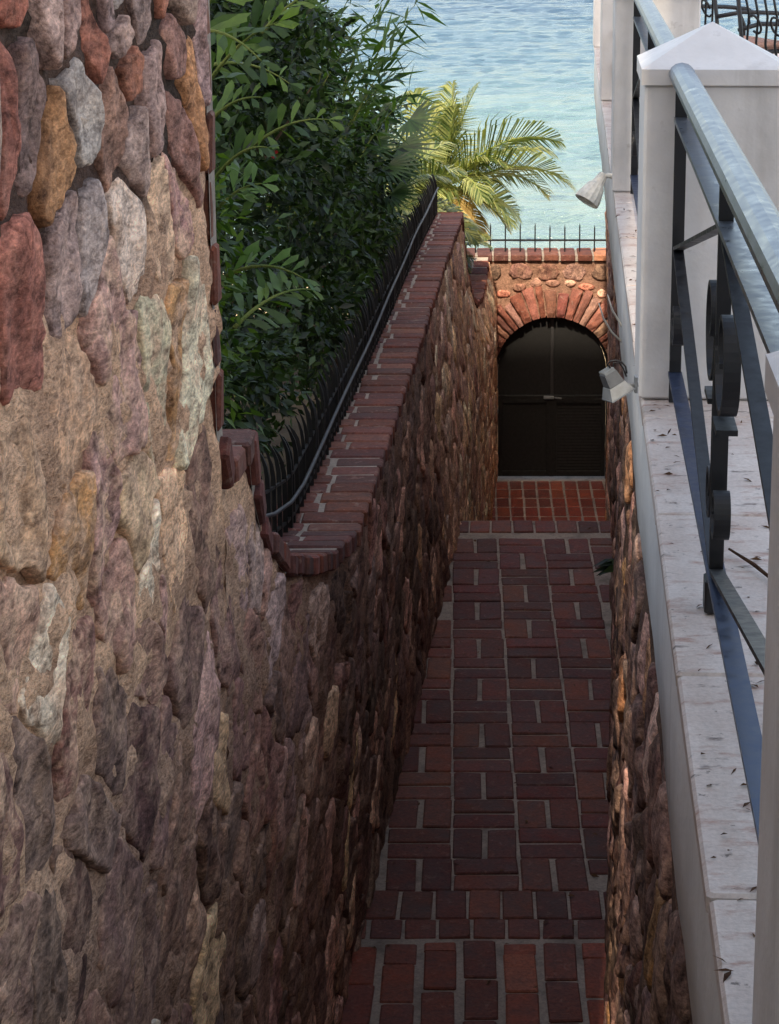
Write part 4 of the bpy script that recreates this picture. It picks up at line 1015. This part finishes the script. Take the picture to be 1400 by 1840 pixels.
# fan palms (rays of stiff narrow leaflets)
def build_fan_palm():
    base = Vector((-1.0, 14.3, -3.5)); t = empty('fan_palm', base); tag(t, 'small dark fan palm above the far end of the fence', 'palm')
    for (px, py, d, sz) in ((715, 265, 14.6, .32), (735, 215, 14.8, .26), (690, 300, 14.4, .28), (700, 350, 14.6, .26), (660, 260, 14.2, .28), (720, 310, 14.9, .24), (680, 210, 14.5, .24)):
        c = Vector(at(px, py, d))-base; ax = Vector((.6+random.uniform(-.3, .2), -.35, random.uniform(-.35, .25))).normalized(); nrm = Vector((.1, -.7, .6)).normalized(); sd = ax.cross(nrm).normalized()
        n = 15; P = np.tile(np.array(c), (n, 1)); D = np.array([tuple(ax*math.cos(a)+sd*math.sin(a)+nrm*.1) for a in np.linspace(-1.5, 1.5, n)])
        fr = fast_mesh('frond', *leaf_cloud(P, D, np.tile(np.array(nrm), (n, 1)), rng.uniform(.85, 1.1, n)*sz, np.full(n, .028), rng.uniform(0, 1, n)), 'leaf_fan', t)
        mb = MB(); mb.tube([(0, 0, .2), (c.x*.5, c.y*.5, c.z*.65), tuple(c)], [.012, .008, .005], 5); mb.build('stalk', 'stalk', fr, True)
    mb = MB(); mb.tube([(0, 0, -.05), (.01, 0, .15), (0, 0, .4)], [.04, .035, .025], 7); mb.build('trunk', 'bark', t, True)
build_fan_palm()

# feather palms in the sun
def feather_frond(parent, base, az, el, length, droop, n, lw, mat, vplane=.35, lean=0.0):
    d0 = Vector((math.cos(az)*math.cos(el), math.sin(az)*math.cos(el), math.sin(el))); P = []; p = Vector(base); d = d0.copy(); seg = 16
    for i in range(seg+1):
        P.append(p.copy()); p = p+d*(length/seg); d = (d+Vector((0, 0, -droop/seg*(.4+1.4*i/seg)))).normalized()
    PP = []; DD = []; NN = []; LL = []
    side0 = d0.cross(Vector((0, 0, 1)));  side0 = side0.normalized() if side0.length > .05 else Vector((1, 0, 0)); side0 = Matrix.Rotation(random.uniform(-.8, .8), 3, d0) @ side0
    for k in range(n):
        t = .14+.86*k/(n-1); f = t*seg; i = min(seg-1, int(f)); q = P[i].lerp(P[i+1], f-i); a = (P[i+1]-P[i]).normalized(); sd = side0; up = sd.cross(a).normalized()
        Lf = length*lw*(math.sin(math.pi*min(1, .18+t*.8))**.6)*random.uniform(.9, 1.08)
        for s in (-1, 1):
            PP.append(q); DD.append((sd*s*.8+a*(.55+.5*t)+up*vplane-Vector((0, 0, .22))+Vector(rng.normal(size=3))*.05)); NN.append(up); LL.append(Lf)
    m = len(PP)
    # two-segment leaflets that bend down at the tips
    A = np.array([tuple(v) for v in PP]); D = np.array([tuple(v) for v in DD]); D /= np.linalg.norm(D, axis=1, keepdims=True); N = np.array([tuple(v) for v in NN]); L = np.array(LL)
    S = np.cross(D, N); S /= np.linalg.norm(S, axis=1, keepdims=True); W = (.012+.010*rng.random(m))[:, None]
    B = A+D*L[:, None]*.55; Dn = D+np.array([0, 0, -.75]); Dn /= np.linalg.norm(Dn, axis=1, keepdims=True); Cc = B+Dn*L[:, None]*.45
    V = np.stack([A-S*W*.35, A+S*W*.35, B-S*W*.6, B+S*W*.6, Cc], 1).reshape(-1, 3); b = np.arange(m)*5
    F = np.stack([np.stack([b, b+1, b+3], 1), np.stack([b, b+3, b+2], 1), np.stack([b+2, b+3, b+4], 1)], 1).reshape(-1, 3)
    tt = rng.uniform(0, 1, m)**1.4; T = np.repeat(np.stack([tt, tt, tt, np.ones(m)], 1), 5, 0)
    fr = fast_mesh('frond', V, F, T, mat, parent)
    mb = MB(); mb.tube(P, [.014*(1-.85*i/seg)+.002 for i in range(seg+1)], 5); mb.build('stalk', 'stalk', fr, True)
def build_palms():
    def palm(name, label, base, crown, fronds, stems=3):
        t = empty(name, base); tag(t, label, 'palm'); c = Vector(crown)-Vector(base)
        for az, el, L, dr, mat in fronds:
            off = Vector((random.uniform(-.08, .08), random.uniform(-.08, .08), random.uniform(-.1, .1)))
            feather_frond(t, c+off, R(az), R(el), L, dr, 52, .44, mat)
        for k in range(stems):
            a = Vector((random.uniform(-.15, .15), random.uniform(-.15, .15), -.05)); mb = MB(); mb.tube([a, a*.8+c*.5, c+Vector((a.x*.3, a.y*.3, 0))], [.06, .045, .03], 8); mb.build('trunk', 'bark', t, True)
    F = 'frond'; Dy = 'frond_dry'
    palm('feather_palm', 'sunlit feather palm beyond the far end of the stone wall', (-.30, 23.6, -7.1), at(800, 345, 24.2),
         [(80, 80, 1.30, .4, F), (20, 74, 1.25, .7, F), (150, 76, 1.25, .5, F), (-60, 78, 1.15, .7, F), (95, 62, 1.3, .8, F), (0, 46, 1.55, 1.3, F), (-12, 34, 1.5, 1.4, F), (14, 40, 1.45, 1.2, F), (10, 22, 1.3, 1.4, F), (-35, 20, 1.1, 1.6, F), (-60, 35, 1.0, 1.8, F), (-80, 10, .9, 1.8, Dy),
          (-30, -5, .95, 1.2, F), (200, 50, 1.1, 1.0, F), (170, 30, 1.2, 1.2, F), (-100, 30, .9, 1.6, F), (240, 25, 1.0, 1.4, F), (30, 5, 1.1, 1.2, F), (-50, -15, .8, 1.0, Dy), (210, 10, 1.0, 1.2, Dy), (-20, 55, 1.0, 1.6, F), (120, 40, 1.2, 1.0, F)])
    palm('feather_palm', 'yellow-green sunlit palm seen through the spiked fence', (-1.25, 20.2, -5.2), at(700, 380, 20.4),
         [(az, el, .95, 1.2, F) for az, el in ((0, 50), (-40, 45), (-80, 40), (-20, 15), (40, 60), (100, 50), (160, 40), (200, 30), (250, 40), (-60, 5), (10, 0), (-100, 15), (60, 30))], 2)
    palm('feather_palm', 'sunlit palm low behind the dark shrub and fence', (-1.6, 18.0, -4.2), at(640, 400, 18.2),
         [(az, el, .9, 1.2, F) for az, el in ((0, 50), (-40, 35), (-80, 45), (-20, 10), (60, 60), (130, 40), (200, 30), (260, 30), (10, -10))], 2)
    palm('feather_palm', 'low sunlit palm against the garden end of the arch wall', (-.95, 20.6, -5.4), (-.85, 20.5, -4.0),
         [(az, el, .85, 1.1, F) for az, el in ((0, 60), (-40, 50), (-80, 60), (-20, 30), (40, 70), (120, 60), (180, 50), (230, 40), (-110, 40), (-60, 20), (20, 20), (270, 70))], 2)
    palm('feather_palm', 'small palm in front of the arch wall left of the gate', (-.35, 20.9, -6.0), (-.25, 20.75, -3.95),
         [(az, el, .5, 1.3, F) for az, el in ((0, 35), (-40, 45), (-70, 20), (60, 50), (-95, 40), (190, 40))], 1)
build_palms()

# small plant growing out of the right-hand wall
def build_wall_plant():
    y = 11.5; z = -4.02; b = Vector((rface(y, z), y, z)); t = empty('wall_plant', b); tag(t, 'small dark-leaved plant growing out of the retaining wall', 'plant')
    n = 9; P = np.array([(0.01, random.uniform(-.06, .06), random.uniform(-.05, .05)) for _ in range(n)]); D = np.array([(-1, random.uniform(-.9, .5), random.uniform(-.5, .3)) for _ in range(n)])
    fast_mesh('leaves', *leaf_cloud(P, D, np.tile(np.array([0, -.5, 1.0]), (n, 1))+.3*rng.normal(size=(n, 3)), rng.uniform(.12, .2, n), rng.uniform(.04, .06, n), rng.uniform(0, .6, n)), 'leaf_dark', t)
    mb = MB(); mb.tube([(.05, 0, -.03), (0, 0, -.01), (-.04, -.01, .0)], [.008, .006, .004], 5); mb.build('stem', 'stalk', t, True)
build_wall_plant()

# bits of dry leaf on the ledge, and one twig
def build_litter():
    n = 420; P = []
    for _ in range(n): P.append(rpos(random.uniform(.01, .5), 2.3+7.2*random.random()**1.3, -1.5515))
    P = np.array(P); D = rng.normal(size=(n, 3)); D[:, 2] *= .12; D[:, 1] *= .6; N = np.tile(np.array([0, 0, 1.0]), (n, 1))+.25*rng.normal(size=(n, 3))
    o = fast_mesh('leaf_litter', *leaf_cloud(P, D, N, rng.uniform(.010, .034, n), rng.uniform(.004, .012, n), rng.uniform(0, 1, n)), 'litter', None)
    tag(o, 'scattered bits of dry leaf on the stone ledge', 'leaf litter', kind='stuff')
    n = 70; yy = rng.uniform(7.0, 13.6, n); P = np.array([(lerp(lx_base(y)+.04, .083+.0626*y-.03, random.random()**random.choice((.4, 1, 2.2))), y, PATH_Z+.004) for y in yy]); D = rng.normal(size=(n, 3)); D[:, 2] *= .1
    N = np.tile(np.array([0, 0, 1.0]), (n, 1))+.3*rng.normal(size=(n, 3)); o = fast_mesh('fallen_leaves', *leaf_cloud(P, D, N, rng.uniform(.015, .05, n), rng.uniform(.008, .02, n), rng.uniform(0, 1, n)), 'litter', None)
    tag(o, 'small fallen dry leaves on the brick path', 'leaf litter', kind='stuff')
    a, b = rpos(.24, 4.30, -1.545), rpos(.15, 4.52, -1.541); mb = MB(); mb.tube([a, ((a[0]+b[0])/2, (a[1]+b[1])/2, -1.538), b], [.004, .005, .003], 6)
    tag(mb.build('twig', 'litter', None, True), 'thin bent twig lying on the ledge under the railing', 'twig')
build_litter()

# wrought-iron armchairs on the terrace
def build_chair(loc, rz, label):
    c = empty('iron_chair', loc, rz); tag(c, label, 'chair', 'iron chairs on the terrace')
    def part(name, paths, r, mat='iron'):
        mb = MB()
        for P in paths: mb.tube(P, r, 6)
        return mb.build(name, mat, c, True)
    for sx in (-1, 1):
        part('leg', [[(sx*.24, -.22, 0), (sx*.25, -.235, .2), (sx*.25, -.23, .44)]], .012)
        part('leg', [[(sx*.23, .24, 0), (sx*.23, .225, .44), (sx*.23, .29, .92)]], .012)
        part('armrest', [[(sx*.24, .26, .66), (sx*.27, .10, .685), (sx*.275, -.10, .675), (sx*.27, -.24, .66), (sx*.27, -.27, .64), (sx*.27, -.265, .615), (sx*.27, -.245, .62)], [(sx*.265, -.16, .67), (sx*.26, -.21, .56), (sx*.25, -.2, .44)]], .013)
    part('seat_frame', [[(-.25, -.23, .44), (.25, -.23, .44), (.25, .23, .44), (-.25, .23, .44), (-.25, -.23, .44)]], .012)
    paths = [[(-.23, .29, .92), (0, .30, .97), (.23, .29, .92)]]
    for k in range(-2, 3):
        x = k*.085; paths.append([(x, .225, .46), (x+.02, .24, .6), (x-.02, .26, .75), (x, .295, .95-abs(k)*.012)])
    for s in (-1, 1):
        paths.append([(s*(.10+.05*math.cos(a)), .255+.02*math.sin(a), .70+.05*math.sin(a)) for a in np.linspace(0, 5.4, 14)])
    part('backrest', paths, .007)
    mb = MB(); mb.box(-.235, .235, -.225, .215, .452, .50, .018); mb.build('cushion', 'cushion', c)
build_chair((1.60, 12.7, -1.56), R(112), 'black iron armchair behind the large capped post, against the sea')
build_chair((1.80, 11.3, -1.56), R(118), 'black iron armchair with coral cushion cut off by the right picture edge')
